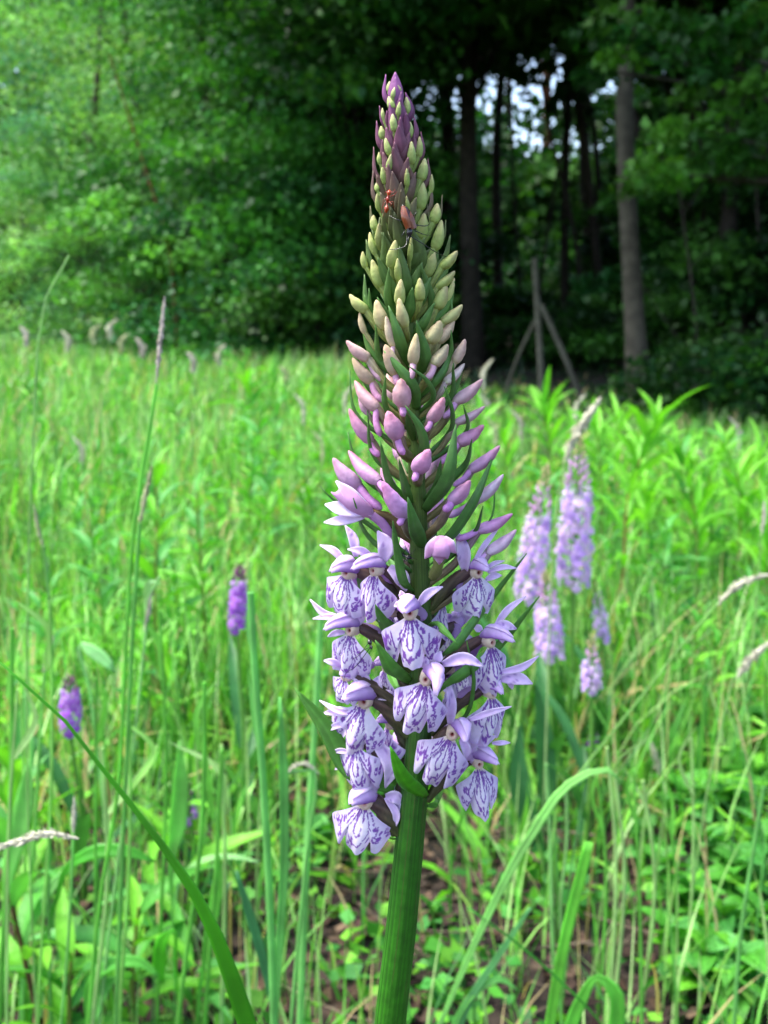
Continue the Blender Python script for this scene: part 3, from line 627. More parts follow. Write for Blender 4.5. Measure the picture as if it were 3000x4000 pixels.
    mb = MB(); tube(mb, pth, np.interp(np.linspace(0, 1, 14), [0, .35, .8, 1], [.08, .12, .105, .07]) * W, np.linspace(lin(66, 74, 34), lin(80, 52, 56), 14), n=24, ribs=6, ribd=.10, twist=2.6, ribcol=(.5, .55, .6)); mb.build('ovary', M_STEM, root, A)
    return root

Z = z3
flower(Z(352, 385), 340, 265, -36, -12, [(330, 330, 165, 212, 48, 30), (400, 290, 330, 85, 62, 40, .1), (330, 420, 300, 370, 30)], (1.0, -.10, -.04), seed=1)
flower(Z(528, 372), 255, 290, -36, -4, [(570, 320, 538, 122, 105, 20, .2), (612, 360, 722, 515, 100, 25, .15), (500, 290, 345, 240, 52, -30, .1)], (1.15, -.18, 0), lobes=(.12, .10), seed=2, Rf=1.05)
flower(Z(748, 645), 345, 310, -4, 2, [(800, 605, 962, 482, 56, 12, .12), (700, 600, 645, 612, 40, -10), (690, 560, 690, 510, 40)], (.85, -.06, .02), lobes=(.14, -.02), seed=3, spur=(850, 690))
flower(Z(1182, 385), 285, 260, 22, -4, [(1105, 380, 1042, 112, 88, 8, .06), (1240, 370, 1362, 318, 26, 10), (1250, 390, 1440, 362, 36, 16), (1240, 440, 1345, 410, 44, 30), (1160, 330, 1330, 95, 34, 40, .05)], (.8, .06, .02), lobes=(.08, .0), seed=4, spur=(1050, 500))
flower(Z(372, 758), 285, 290, -30, -4, [(410, 730, 470, 640, 84, 20, .2), (330, 690, 100, 568, 46, 20, -.12), (330, 700, 118, 690, 40, 0, .1), (330, 780, 215, 810, 40, 20)], (1.15, -.28, -.02), seed=5, spur=(570, 800))
flower(Z(1262, 835), 265, 310, 30, 2, [(1290, 760, 1500, 545, 44, 20, .1), (1290, 740, 1440, 760, 62, -10, .14), (1210, 770, 1160, 745, 50, 10), (1330, 800, 1350, 850, 36, 10)], (1.05, .22, .0), lobes=(.06, .1), seed=6)
flower(Z(858, 1072), 325, 330, -14, -15, [(960, 985, 1230, 1002, 78, -20, .2), (830, 1010, 830, 930, 66, 12), (930, 970, 950, 905, 60, 10)], (.9, .24, -.16), lobes=(.2, .1), seed=7)
flower(Z(462, 1215), 370, 345, -20, -14, [(480, 1160, 300, 1035, 92, 8, .25), (540, 1190, 548, 1062, 84, 12, .1), (540, 1200, 655, 1190, 70, 12), (430, 1300, 162, 1220, 42, 30, -.08), (420, 1310, 180, 1305, 60, 36, .1), (380, 1370, 205, 1420, 44, 40)], (1.1, -.20, .02), lobes=(.15, .06), seed=8, spur=(620, 1290))
flower(Z(1272, 1165), 270, 300, 26, -4, [(1330, 1080, 1545, 1112, 82, 4, .12), (1330, 1040, 1585, 934, 48, 14, -.06), (1380, 1100, 1415, 1150, 32, 10)], (.7, .06, -.02), lobes=(.16, .1), seed=9, spur=(1060, 1200))
flower(Z(1030, 1425), 330, 350, -14, -22, [(1010, 1380, 992, 1078, 66, 6, .04), (1130, 1350, 1408, 1262, 42, -22, .06), (1080, 1470, 1110, 1600, 60, 20)], (.7, .22, .0), lobes=(.2, .1), seed=10)
flower(Z(395, 1490), 300, 285, -20, 8, [(520, 1480, 590, 1790, 110, -14, .22), (360, 1560, 242, 1555, 36, 20), (350, 1640, 260, 1670, 30, 30)], (.6, 0, -.05), lobes=(.2, .04), seed=11, Rf=.9, spur=(610, 1560))
flower(Z(462, 1868), 400, 325, -16, -12, [(540, 1800, 380, 1790, 90, -20, .3), (590, 1850, 640, 2065, 50, -6, .2), (590, 1845, 690, 1900, 84, 0, .3), (540, 1760, 560, 1600, 70, 10, .2)], (1.0, -.12, .02), lobes=(.14, .06), seed=12, spur=(590, 1980))
flower(Z(1188, 1620), 265, 330, 14, 4, [(1130, 1620, 1110, 1440, 90, 14, .12), (1160, 1580, 1310, 1450, 80, 6, .2), (1280, 1500, 1400, 1494, 30, 10, .05)], (.95, .26, .04), lobes=(.2, .12), seed=13, spur=(1060, 1690), Rf=1.25)
flower(Z(330, 1060), 250, 170, -50, -10, [(300, 1000, 190, 962, 48, -10, .1)], (.5, 0, 0), seed=14, Rf=.8, spur=(520, 980))
flower(Z(1050, 730), 280, 240, 165, 0, [(1050, 740, 945, 660, 62, -20), (1060, 730, 1060, 620, 70, -20), (1070, 730, 1170, 650, 60, -20)], (.9, 0, 0), seed=15, away=True, off=160)
flower(Z(1080, 960), 260, 240, 140, 0, [(1080, 960, 1030, 880, 60, 0)], (.9, 0, 0), seed=16, away=True, off=170)
flower(Z(690, 1500), 280, 260, 190, 0, [], (.9, 0, 0), seed=17, away=True, off=180)
flower(Z(760, 500), 280, 260, 200, 0, [], (.9, 0, 0), seed=18, away=True, off=180)
flower(Z(860, 1250), 280, 260, 170, 0, [], (.9, 0, 0), seed=19, away=True, off=180)
for i, (x, y, ph_, rr) in enumerate(((640, 640, -60, .62), (600, 1000, -70, .7), (620, 1370, -75, .7), (940, 560, 70, .8), (1010, 1010, 75, .8), (990, 1280, 80, .75), (660, 1720, -80, .6), (700, 300, -110, .8))):
    flower(Z(x, y), 260, 240, ph_, 0, [], (.8, 0, 0), seed=40 + i, off=60)
# half-opened flowers
def opening(pts_c, tipL, tipR, top, w, seed):
    r = np.random.default_rng(seed); cx, cy = pts_c; dc = depth(cx, cy, env(cy) * .8)
    O = hp(cx, cy, dc); k = 11; t = np.linspace(0, 1, k); an = np.linspace(-1.8, 1.8, 15)
    A = hp(*top, dc * .85); E = hp(*tipL, dc * 1.05) * .5 + hp(*tipR, dc * 1.05) * .5
    path = bez([A, (A + E) / 2 + np.array([0, -.0012, 0]), E], k); T, N, B = frames(path)
    rad = np.interp(t, [0, .2, .6, 1], [.35, .8, 1, .75]) * w / 2 * S
    fr = np.array([0, -1, .2]); sdv = norm(np.cross(T, fr)); nn = np.cross(sdv, T)
    v = path[:, None] + rad[:, None, None] * (np.sin(an)[None, :, None] * sdv[:, None] + np.cos(an)[None, :, None] * nn[:, None] * .8)
    v[-3:] += (np.abs(np.sin(an)) ** 3)[None, :, None] * (E - A) * .12
    mb = MB(); mb.add(v, grid_faces(k, 15), lerp(lin(206, 150, 196), lin(226, 196, 232), .4))
    root = mb.build('flower', M_PETAL, orchid, O)
    root.modifiers.new('thickness', 'SOLIDIFY').thickness = .00025
    return root, dc, O
root, dc, O = opening(Z(940, 250), Z(850, 300), Z(1040, 270), Z(955, 165), 130 / 1.659, 3)
mb = MB(); tube(mb, bez([hp(*Z(900, 420), dc * .4), hp(*Z(930, 350), dc * .7), hp(*Z(945, 230), dc * .8)], 9), np.array([30, 36, 38, 36, 34, 34, 36, 40, 20]) / 1.659 * S, lin(104, 112, 60), n=18, ribs=6, ribd=.1, twist=2); mb.build('ovary', M_STEM, root, O)
for q in ((935, 165, 845, 304, 84), (965, 165, 1048, 268, 80), (945, 175, 940, 340, 120)):
    mb = MB(); ribbon(mb, bez([hp(*Z(q[0], q[1]), dc - .0006), hp(*Z((q[0] + q[2]) / 2, (q[1] + q[3]) / 2), dc - .0016), hp(*Z(q[2], q[3]), dc - .0008)], 9), leafprof(9, .45, .5, .08) * q[4] / 1.659 * S, (0, -1, .3), lin(214, 160, 204), 5, -.3, edge=LILW)
    mb.build('sepal', M_PETAL, root, O).modifiers.new('thickness', 'SOLIDIFY').thickness = .0002
root, dc, O = opening(z2(330, 1680), z2(140, 1530), z2(170, 1640), z2(430, 1790), 150 / 2.07, 4)
for (a, b, c, d_, w) in ((430, 1790, 130, 1510, 110), (380, 1770, 40, 1700, 120), (360, 1800, 30, 1845, 80)):
    mb = MB(); ribbon(mb, bez([hp(*z2(a, b), dc - .0004), hp(*z2((a + c) / 2, (b + d_) / 2 + 6), dc - .0014), hp(*z2(c, d_), dc - .0004)], 11), leafprof(11, .55, .35, .1) * w / 2.07 * S, (0, -1, .5), LILW * .9 + LIL * .1, 7, .3, edge=LILW)
    mb.build('sepal', M_PETAL, root, O).modifiers.new('thickness', 'SOLIDIFY').thickness = .0002
mb = MB(); tube(mb, bez([hp(*z2(420, 1780), dc * .9), hp(*z2(500, 1850), dc * .8), hp(*z2(580, 1970), dc * .6)], 10), np.interp(np.linspace(0, 1, 10), [0, .8, 1], [1, .9, .3]) * 42 / 2.07 * S, lin(206, 160, 214), n=14); mb.build('spur', M_PETAL, root, O)
mb = MB(); tube(mb, bez([hp(*z2(700, 1960), dc * .3), hp(*z2(560, 1800), dc * .6), hp(*z2(430, 1770), dc * .9)], 10), 30 / 2.07 * S, lin(110, 92, 60), n=18, ribs=6, ribd=.1, twist=2); mb.build('ovary', M_STEM, root, O)

# ------------------------------------------------------------------ insects on the orchid
def insect(name, label, cat, pz, prof, col, legs, ant, zf, zs, lift, legw=4, legcol=(.012, .01, .01), squash=.75):
    """pz body axis points (zoom pixels), prof radii in zoom pixels"""
    def q(x, y, l=0):
        X, Y_ = zf(x, y); return hp(X, Y_, depth(X, Y_, env(Y_) * lift) - l * S)
    root = thing(name, label, cat, q(*pz[len(pz) // 2]))
    o = root['o']; k = len(prof); path = bez([q(*p) for p in pz], k)
    mb = MB(); tube(mb, path, np.array(prof) / zs * S, np.array(col) if np.ndim(col) == 2 else col, n=14, squash=squash); mb.build('body', M_INSECT, root, o)
    for L, nm in ((legs, 'leg'), (ant, 'antenna')):
        for pts in L:
            n = len(pts); mb = MB()
            path = bez([q(x, y, (26 if 0 < i < n - 1 else 2) / zs * 1.2) for i, (x, y) in enumerate(pts)], 9)
            tube(mb, path, np.linspace(legw, legw * .5, 9) / 2 / zs * S, legcol, n=6); mb.build(nm, M_INSECT, root, o)
    return root, q
amber = np.array(lin(176, 66, 14)); ared = np.array(lin(150, 40, 14))
insect('ant', 'tiny orange red ant climbing the purple bracts near the tip of the tall orchid', 'ant',
       [(600, 1085), (592, 1130), (582, 1180), (572, 1290)], [4, 16, 24, 20, 8, 16, 22, 18, 8, 5, 9, 22, 26, 22, 12, 3],
       [amber] * 4 + [ared] * 6 + [amber * .8] * 6, [[(595, 1150), (555, 1170), (540, 1230)], [(590, 1170), (550, 1210), (530, 1290)], [(590, 1200), (630, 1190), (640, 1240)], [(588, 1180), (620, 1215), (600, 1225)], [(598, 1150), (640, 1130), (665, 1100)], [(585, 1220), (560, 1270), (545, 1320)]],
       [[(605, 1095), (630, 1110), (650, 1080)], [(595, 1090), (570, 1105), (560, 1130)]], z1, 2.2114, 1.12, 6, tuple(ared * .8))
bt, q = insect('beetle', 'brown soldier beetle with black legs and long feelers clinging head down to orchid bracts', 'beetle',
               [(712, 1215), (745, 1300), (775, 1400), (768, 1500)], [5, 20, 40, 50, 54, 56, 56, 54, 50, 42, 36, 26, 34, 34, 26, 6],
               [(.012, .01, .012)] * 3 + [tuple(lin(52, 22, 12))] * 7 + [(.012, .01, .012)] * 6,
               [[(800, 1320), (830, 1285), (835, 1270)], [(820, 1390), (900, 1400), (965, 1310)], [(820, 1440), (890, 1470), (955, 1480)], [(740, 1340), (690, 1350), (600, 1310)], [(745, 1420), (715, 1470), (700, 1500)], [(780, 1460), (760, 1530), (790, 1560)]],
               [[(785, 1490), (900, 1560), (990, 1620), (1090, 1665)], [(750, 1490), (740, 1570), (660, 1600), (590, 1602)]], z1, 2.2114, 1.16, 9)
for s_, x0 in ((-1, 0), (1, 0)):       # wing cases
    k = 11; pth = bez([q(716 + s_ * 6, 1225, 14), q(752 + s_ * 26, 1310, 26), q(790 + s_ * 28, 1420, 22)], k)
    mb = MB(); ribbon(mb, pth, np.interp(np.linspace(0, 1, k), [0, .2, .6, 1], [22, 52, 64, 52]) / 2.2 * S, (s_ * .45, -1, .1), lin(104, 50, 18), 7, -.35); mb.build('wing_case', M_INSECT, bt, bt['o'])
blk = (.010, .009, .011)
insect('insect', 'small black insect sitting on the green stem beside the half open pink flower', 'insect',
       [(690, 270), (725, 288), (765, 300)], [3, 12, 15, 12, 8, 16, 20, 20, 16, 8, 2], blk,
       [[(715, 285), (735, 320), (728, 350)], [(735, 290), (760, 270), (785, 240)], [(750, 295), (770, 300), (795, 308)], [(705, 280), (690, 250), (685, 215)], [(740, 285), (745, 240), (740, 215)], [(730, 295), (720, 320), (715, 335)]],
       [[(700, 270), (722, 235), (708, 190)], [(695, 275), (680, 262), (662, 258)]], z3, 1.659, .55, 5)
insect('insect', 'black insect half hidden under a spotted lilac flower lip, only legs and feelers showing', 'insect',
       [(500, 890), (490, 850), (480, 820)], [3, 12, 15, 12, 8, 16, 20, 20, 16, 8, 2], blk,
       [[(490, 850), (500, 880), (485, 920)], [(480, 850), (440, 900), (400, 930)]],
       [[(480, 880), (300, 930), (262, 905), (268, 862)], [(490, 880), (400, 1000), (328, 1050), (300, 1130), (248, 1142)]], z3, 1.659, 1.02, 5)
# ------------------------------------------------------------------ meadow: single grasses, herbs, far orchids
rm = np.random.default_rng(77)
GR = np.array([lin(104, 174, 70), lin(82, 148, 62), lin(138, 192, 98), lin(54, 110, 48), lin(154, 190, 120)])
HEADC = np.array([lin(190, 188, 166), lin(168, 174, 134), lin(188, 178, 168)])
def seed_head(path, w, col, r, n=90):
    mb = MB(); k = len(path)
    prof = np.interp(np.linspace(0, 1, k), [0, .12, .45, .8, 1], [.25, .7, 1, .7, .12]) * w / 2
    tube(mb, path, prof * .55, col, n=7)
    for _ in range(n):
        t = r.random(); i = t * (k - 1); p = np.array([np.interp(i, np.arange(k), path[:, j]) for j in range(3)]); wr = np.interp(i, np.arange(k), prof)
        T = norm(path[min(int(i) + 1, k - 1)] - path[max(int(i) - 1, 0)]); d = norm(np.cross(T, r.normal(0, 1, 3)))
        a = p + d * wr * .3; b = p + d * wr * r.uniform(.8, 1.25) + T * wr * r.uniform(.8, 2.0); s_ = norm(np.cross(b - a, r.normal(0, 1, 3))) * wr * .3
        m_ = (a + b) / 2
        mb.add(np.array([a, m_ + s_, b, m_ - s_]), [[0, 1, 2, 3]], np.array(col) * r.uniform(.8, 1.25))
    return mb
def stalk(label, vpts, Y, w, head=None, hw=16, blades=(), col=None, group=None, hcol=0, Yb=None, ground=True):
    """vpts from the top down in view pixels; w stalk width in view pixels"""
    sv = Y / FPX * 3000 / 1659; Yb = Yb or Y
    n = len(vpts); pts = [vat(a, b, Y + (Yb - Y) * i / max(n - 1, 1)) for i, (a, b) in enumerate(vpts)]
    e = pts[-1]
    if ground and e[2] > .01:
        d = e - pts[-2]; d = d / (abs(d[2]) + 1e-6); g = e + np.array([np.clip(d[0], -.3, .3) * e[2] * .7, 0, -e[2]]); g[2] = 0; pts.append(g)
    G = pts[-1]; c = GR[rm.choice([0, 2, 4])] if col is None else np.array(col)
    o = thing('grass_stalk', label, 'grass', G, group)
    path = bez(pts, 22); mb = MB(); tube(mb, path, np.linspace(.45, .62, 22) * w * sv, c * rm.uniform(.9, 1.1, (22, 1)), n=7); mb.build('stem', M_GRASS, o, G)
    if head:
        hp_ = bez([vat(a, b, Y) for a, b in head], 12); seed_head(hp_, hw * sv, HEADC[hcol], rm, 110).build('seed_head', M_HEAD, o, G)
    for bl in blades:
        bw, bp = bl[0], bl[1]; q = bez([vat(a, b, Y + .01) for a, b in bp], 14)
        mb = MB(); ribbon(mb, q, leafprof(14, .3, .6, .05) * bw * sv, (0.3 * rm.normal(), -1, .5), c * rm.uniform(.95, 1.2), 3, .3); mb.build('blade', M_GRASS, o, G)
    return o
def blade(label, vpts, ws, Y, col, Yb=None, group=None, nrm=(0, -1, .45), fold=.25, drops=False):
    """broad single grass blade, view pixels from the tip to the foot; widths likewise"""
    Yb = Yb or Y; n = len(vpts); pts = []; wm = []
    for i, (a, b) in enumerate(vpts):
        Yi = Y + (Yb - Y) * i / (n - 1); pts.append(vat(a, b, Yi)); wm.append(ws[i] * Yi / FPX * 3000 / 1659)
    e = pts[-1]
    if e[2] > .01:
        d = e - pts[-2]; d = d / (abs(d[2]) + 1e-6); g = e + np.array([np.clip(d[0], -.4, .4) * e[2] * .6, 0, 0]); g[2] = 0; pts.append(g); wm.append(wm[-1] * .8)
    G = pts[-1]; k = 34; path = bez(pts, k); dd = np.r_[0, np.cumsum(np.linalg.norm(np.diff(np.array(pts), axis=0), axis=1))]; W = np.interp(np.linspace(0, dd[-1], k), dd, wm)
    mb = MB(); ribbon(mb, path, W, nrm, np.array(col) * rm.uniform(.96, 1.04, (k, 1)), 5, fold, edge=np.array(col) * 1.15)
    o = thing('grass_plant', label, 'grass', G, group); b = mb.build('blade', M_GRASS, o, G)
    so = b.modifiers.new('thickness', 'SOLIDIFY'); so.thickness = .00025; so.offset = 0
    return o
blade('long narrow grass blade slanting in front on the left, wet with drops', [(-40, 1395), (0, 1435), (110, 1525), (230, 1672), (345, 1818), (440, 1962), (500, 2110), (540, 2230)], [2, 5, 7, 10, 16, 29, 41, 47], .255, lin(66, 150, 24), fold=.12)
blade('broad arching grass blade bending over to the left beside the orchid stem', [(1345, 1690), (1312, 1662), (1235, 1690), (1150, 1800), (1050, 1985), (960, 2190), (930, 2260)], [5, 12, 19, 22, 18, 12, 10], .5, lin(136, 198, 104), fold=.2)
blade('grass blade with blunt cut top standing right of the orchid stem', [(1272, 1818), (1252, 1900), (1222, 2020), (1185, 2230)], [22, 27, 27, 26], .55, lin(112, 192, 66))
blade('broad folded grass blade rising at the bottom below the cut blade', [(1330, 2230), (1325, 2140), (1290, 2110), (1255, 2160), (1225, 2240)], [42, 36, 14, 30, 36], .55, lin(98, 180, 62))
blade('wide pale sheath blade beside the stout grass stem left of the orchid', [(604, 1505), (612, 1650), (614, 1850), (600, 2100), (592, 2240)], [6, 22, 22, 18, 14], .45, lin(104, 176, 88))
blade('short blue green blade crossing low between the stout stems', [(510, 1880), (535, 1960), (565, 2060), (585, 2150)], [6, 22, 24, 14], .52, lin(70, 136, 80))
blade('slanting grass blade low down right of the orchid stem', [(1145, 1960), (1080, 2060), (1010, 2170), (980, 2260)], [8, 16, 18, 18], .6, lin(92, 156, 92))
blade('grey green blade lying aslant near the small violet orchid', [(500, 1905), (460, 1960), (430, 2010)], [8, 12, 8], .8, lin(150, 176, 150))
blade('low arching blade at the bottom right of the orchid stem', [(1120, 2140), (1080, 2115), (1020, 2150), (975, 2230)], [4, 14, 16, 14], .6, lin(104, 176, 84))
blade('dark thin blade slanting down by the bottom right', [(1010, 1960), (1120, 2040), (1200, 2110), (1290, 2200)], [4, 6, 6, 5], .5, lin(60, 140, 40))
for lab, pts, ws, Yq, cc in (('upright bright lance leaf in the gap left of the stout grass stem', [(388, 1600), (390, 1690), (384, 1780), (370, 1860), (372, 1960)], [6, 36, 42, 16, 5], .66, (128, 196, 92)),
        ('wide pale leaf standing at the left edge above the lying ear', [(62, 1640), (56, 1720), (40, 1800), (20, 1880), (15, 1990)], [6, 44, 50, 30, 10], .62, (128, 194, 96)),
        ('leaf spreading level to the right below the lying grey ear', [(335, 1862), (270, 1838), (200, 1842), (150, 1870), (120, 1950)], [5, 30, 34, 18, 8], .62, (70, 158, 36)),
        ('arching leaf with drooping tip at the bottom left', [(345, 2110), (300, 2078), (250, 2080), (205, 2110), (190, 2230)], [5, 26, 30, 24, 12], .6, (92, 176, 60)),
        ('pointed leaf hanging beside the arching one at the bottom left', [(352, 2125), (345, 2080), (352, 2030), (370, 2010), (380, 2100)], [4, 34, 30, 10, 6], .62, (86, 180, 40)),
        ('pale slanting leaf behind the deep violet orchid', [(250, 1452), (225, 1425), (190, 1400), (180, 1392), (195, 1500)], [4, 30, 26, 8, 5], .8, (150, 206, 130)),
        ('long pale leaf slanting up left from the reddish stem', [(175, 1858), (130, 1895), (85, 1960), (60, 2010), (50, 2100)], [5, 22, 24, 18, 8], .64, (132, 196, 108)),
        ('upright narrow leaf under the tiny violet orchid', [(476, 1848), (470, 1920), (455, 2000), (440, 2080)], [5, 30, 28, 12], .66, (112, 186, 74)),
        ('pale leaf arching right over the open soil', [(560, 1862), (500, 1850), (430, 1862), (390, 1900), (380, 1990)], [4, 12, 13, 9, 6], .75, (150, 200, 128))):
    blade(lab, pts, ws, Yq, lin(*cc), nrm=(.15, -1, .7), fold=.25)
stalk('stout pale green grass stem left of the orchid with a folded leaf tip', [(541, 1280), (548, 1420), (562, 1600), (575, 1800), (585, 2000), (592, 2220)], .43, 19, None, 0, [(20, [(545, 1400), (540, 1350), (541, 1285)]), (14, [(566, 1640), (548, 1540), (535, 1440)])], lin(112, 182, 96))
stalk('grass stem with drooping pale tip close to the left of the orchid', [(622, 1668), (640, 1655), (680, 1662), (672, 1760), (655, 1920), (640, 2080), (628, 2220)], .5, 9, [(690, 1672), (660, 1650), (635, 1655), (618, 1675)], 14, (), lin(118, 180, 98))
stalk('upright grass stem behind the flower spike on the left', [(695, 1280), (688, 1420), (678, 1600), (668, 1750)], .62, 16, None, 0, (), lin(130, 196, 110))
stalk('grass stem with slim purple tinged ear standing above the meadow edge', [(338, 830), (322, 930), (290, 1130), (270, 1420), (255, 1700), (215, 1950), (190, 2220)], .5, 9, [(356, 640), (348, 720), (336, 835)], 15, [(16, [(300, 1050), (320, 960), (330, 880)])], lin(116, 190, 76), hcol=2)
stalk('grass stem with greyish green ear beside the tall purple eared one', [(302, 1130), (290, 1300), (275, 1600), (262, 1900), (250, 2220)], .52, 10, [(328, 1005), (316, 1060), (300, 1140)], 17, (), lin(110, 176, 86), hcol=1)
stalk('grass stem with curled whitish leaf halfway up on the left', [(345, 1245), (330, 1260), (316, 1360), (290, 1600), (250, 1900), (215, 2220)], .6, 7, [(312, 1365), (322, 1310), (330, 1270)], 15, [(18, [(318, 1330), (330, 1255), (348, 1262)])], lin(140, 190, 120))
stalk('slender grass stem nodding over the meadow at the far left', [(150, 552), (125, 580), (98, 650), (85, 725), (72, 950), (60, 1300), (60, 1700), (70, 2000)], .6, 5.5, None, 0, (), lin(134, 178, 104))
stalk('grass stem with thin grey ear leaning right near the left edge', [(95, 1180), (108, 1330), (112, 1600), (105, 1900), (110, 2220)], .62, 8, [(72, 1085), (80, 1130), (95, 1190)], 12, (), lin(116, 172, 92), hcol=1)
stalk('grass stem with short pale ear near the deep violet orchid', [(96, 1450), (86, 1600), (78, 1750), (60, 2000), (50, 2220)], .65, 9, [(116, 1375), (105, 1410), (94, 1460)], 16, (), lin(126, 184, 96))
stalk('grass stem with upright pale ear low on the left', [(158, 1800), (152, 1950), (142, 2100), (130, 2230)], .5, 8, [(160, 1720), (160, 1760), (156, 1810)], 14, (), lin(120, 180, 96))
stalk('thick grey white grass ear lying sideways at the left edge', [(0, 1838), (-60, 1850), (-110, 1990), (-130, 2220)], .36, 8, [(170, 1812), (100, 1800), (50, 1815), (-30, 1840)], 27, (), lin(126, 178, 100))
stalk('feathery grass plume rising beside the taller pale orchid', [(1225, 975), (1205, 1080), (1190, 1300), (1180, 1600)], .95, 5, [(1299, 858), (1270, 900), (1240, 945), (1218, 1000)], 30, (), lin(150, 176, 120))
stalk('grass stem slanting down from a pale plume at the right edge', [(1552, 1302), (1480, 1385), (1390, 1500), (1310, 1598), (1210, 1720), (1130, 1800)], .72, 6, [(1670, 1240), (1620, 1252), (1580, 1275), (1548, 1308)], 22, (), lin(140, 186, 110), Yb=.85)
stalk('grass stem with drooping pale plume under the slanting one', [(1585, 1460), (1560, 1560), (1530, 1700), (1500, 1900)], .8, 5, [(1665, 1385), (1625, 1420), (1590, 1465)], 24, (), lin(140, 180, 110))
stalk('grass stem with thin pinkish ear at the right edge', [(1645, 1150), (1630, 1350), (1600, 1600)], 1.1, 4, [(1652, 1080), (1650, 1120), (1644, 1160)], 12, (), lin(130, 170, 100), hcol=2)
stalk('tall grass stem crossing the round leaves at the right', [(1650, 1700), (1625, 1850), (1600, 2020), (1585, 2220)], .6, 10, None, 0, (), lin(104, 168, 88))
stalk('straight pale grass stem right of the blue green leaf', [(1180, 1650), (1188, 1800), (1192, 1980), (1195, 2100)], .75, 9, None, 0, (), lin(130, 182, 110))
stalk('second straight grass stem right of the blue green leaf', [(1222, 1690), (1225, 1800), (1212, 1950), (1215, 2100)], .78, 7, None, 0, (), lin(130, 176, 110))
stalk('silvery plume standing among herbs right of the small pale orchids', [(1440, 1700), (1420, 1660), (1410, 1620)], 1.0, 4, [(1440, 1700), (1420, 1650), (1405, 1600)], 22, (), lin(150, 176, 130), ground=False)
for x in (1330, 1360, 1395, 1440, 1480, 1310, 1290):
    y = rm.uniform(1560, 1700); stalk('thin grass stem in the bunch right of the arching blade', [(x + rm.normal(0, 12), y), (x + 18, y + 180), (x + 10 + rm.normal(0, 14), 2220)], rm.uniform(.6, .75), rm.uniform(6, 11), None, 0, [(10, [(x + 14, y + 120), (x + rm.normal(0, 30), y + 40), (x + rm.normal(0, 50), y - 30)])], None, 'grass stems right of the arching blade')
for x in (15, 30, 62, 100, 205, 225, 282, 350, 430, 460, 485):
    y = rm.uniform(1250, 1650); stalk('thin grass stem in the dense stand on the left', [(x + rm.normal(0, 12), y), (x + rm.normal(0, 10), y + 260), (x - 15 + rm.normal(0, 14), 2220)], rm.uniform(.5, .75), rm.uniform(7, 12), None, 0, [(16, [(x, y + 150), (x + rm.normal(0, 30), y + 60), (x + rm.normal(0, 50), y - 10)])], None, 'grass stems in the stand on the left')
for x, y in ((1040, 775), (1060, 850), (1075, 900), (1130, 885), (1240, 850), (1010, 880), (1320, 900), (1600, 900), (1520, 960), (700, 930), (660, 850), (740, 830), (180, 940)):
    s_ = rm.choice([-1, 1]); Yq = rm.uniform(1.7, 2.6); stalk('pale feathery grass ear rising before the dark wood', [(x - s_ * 4, y + 70), (x + 4, y + 200), (x + 2, y + 420)], Yq, 2.6, [(x - s_ * 26, y), (x - s_ * 8, y + 22), (x - s_ * 4, y + 75)], 13, (), lin(150, 178, 120), 'pale grass ears before the dark wood', hcol=int(rm.integers(0, 3)))

for x, y in ((150, 715), (200, 700), (235, 690), (260, 720), (310, 730), (420, 760), (470, 745), (60, 705), (620, 790)):
    s_ = rm.choice([-1, 1]); stalk('pale tuft of seeding grass at the far meadow edge', [(x - s_ * 4, y + 40), (x, y + 110)], rm.uniform(3.6, 5.5), 1.6, [(x - s_ * 18, y), (x - s_ * 6, y + 12), (x - s_ * 3, y + 46)], 16, (), lin(150, 178, 120), 'pale seeding grass at the far meadow edge', hcol=int(rm.integers(0, 3)))
# ---- leafy herbs: shared leaf meshes, every leaf a part of its plant
def leaf_mesh(name, L, W, droop, fold, col, k=8, na=5, peak=.38, wave=0):
    t = np.linspace(0, 1, k); path = np.stack([np.zeros(k), t * L, -droop * L * t ** 2 + .12 * L * np.sin(t * 3)], 1)
    mb = MB(); ribbon(mb, path, leafprof(k, peak, .2, .03) * W, (0, 0, 1), col, na, fold, edge=np.array(col) * .85, veins=.14 if na > 5 else .06)
    if wave:
        mb.v[0][:, 2] += wave * np.sin(np.arange(len(mb.v[0])) * 2.1); mb.c[0] = mb.c[0] * (1 + .16 * np.sin(np.arange(len(mb.v[0])) * 1.7))[:, None]
    return mb.mesh(name, M_LEAF)
HC = [lin(98, 172, 46), lin(74, 148, 48), lin(116, 188, 58), lin(58, 128, 52), lin(84, 156, 72)]
LANCE = [leaf_mesh('leaf', .085, .017, d, .3, c) for d, c in ((.15, HC[0]), (.35, HC[1]), (.05, HC[2]), (.5, HC[0]), (.25, HC[4]))]
STAR = [leaf_mesh('leaf', .09, .0125, d, .3, c) for d, c in ((.0, HC[0]), (.1, HC[2]), (-.05, HC[2]), (.18, HC[0]))]
OVAL = [leaf_mesh('leaf', .05, .034, d, .15, c, 11, 9, .42, .0016) for d, c in ((.1, HC[1]), (.3, HC[3]), (.05, HC[0]), (.2, HC[4]), (.5, HC[1]), (.0, lin(60, 124, 40)))]
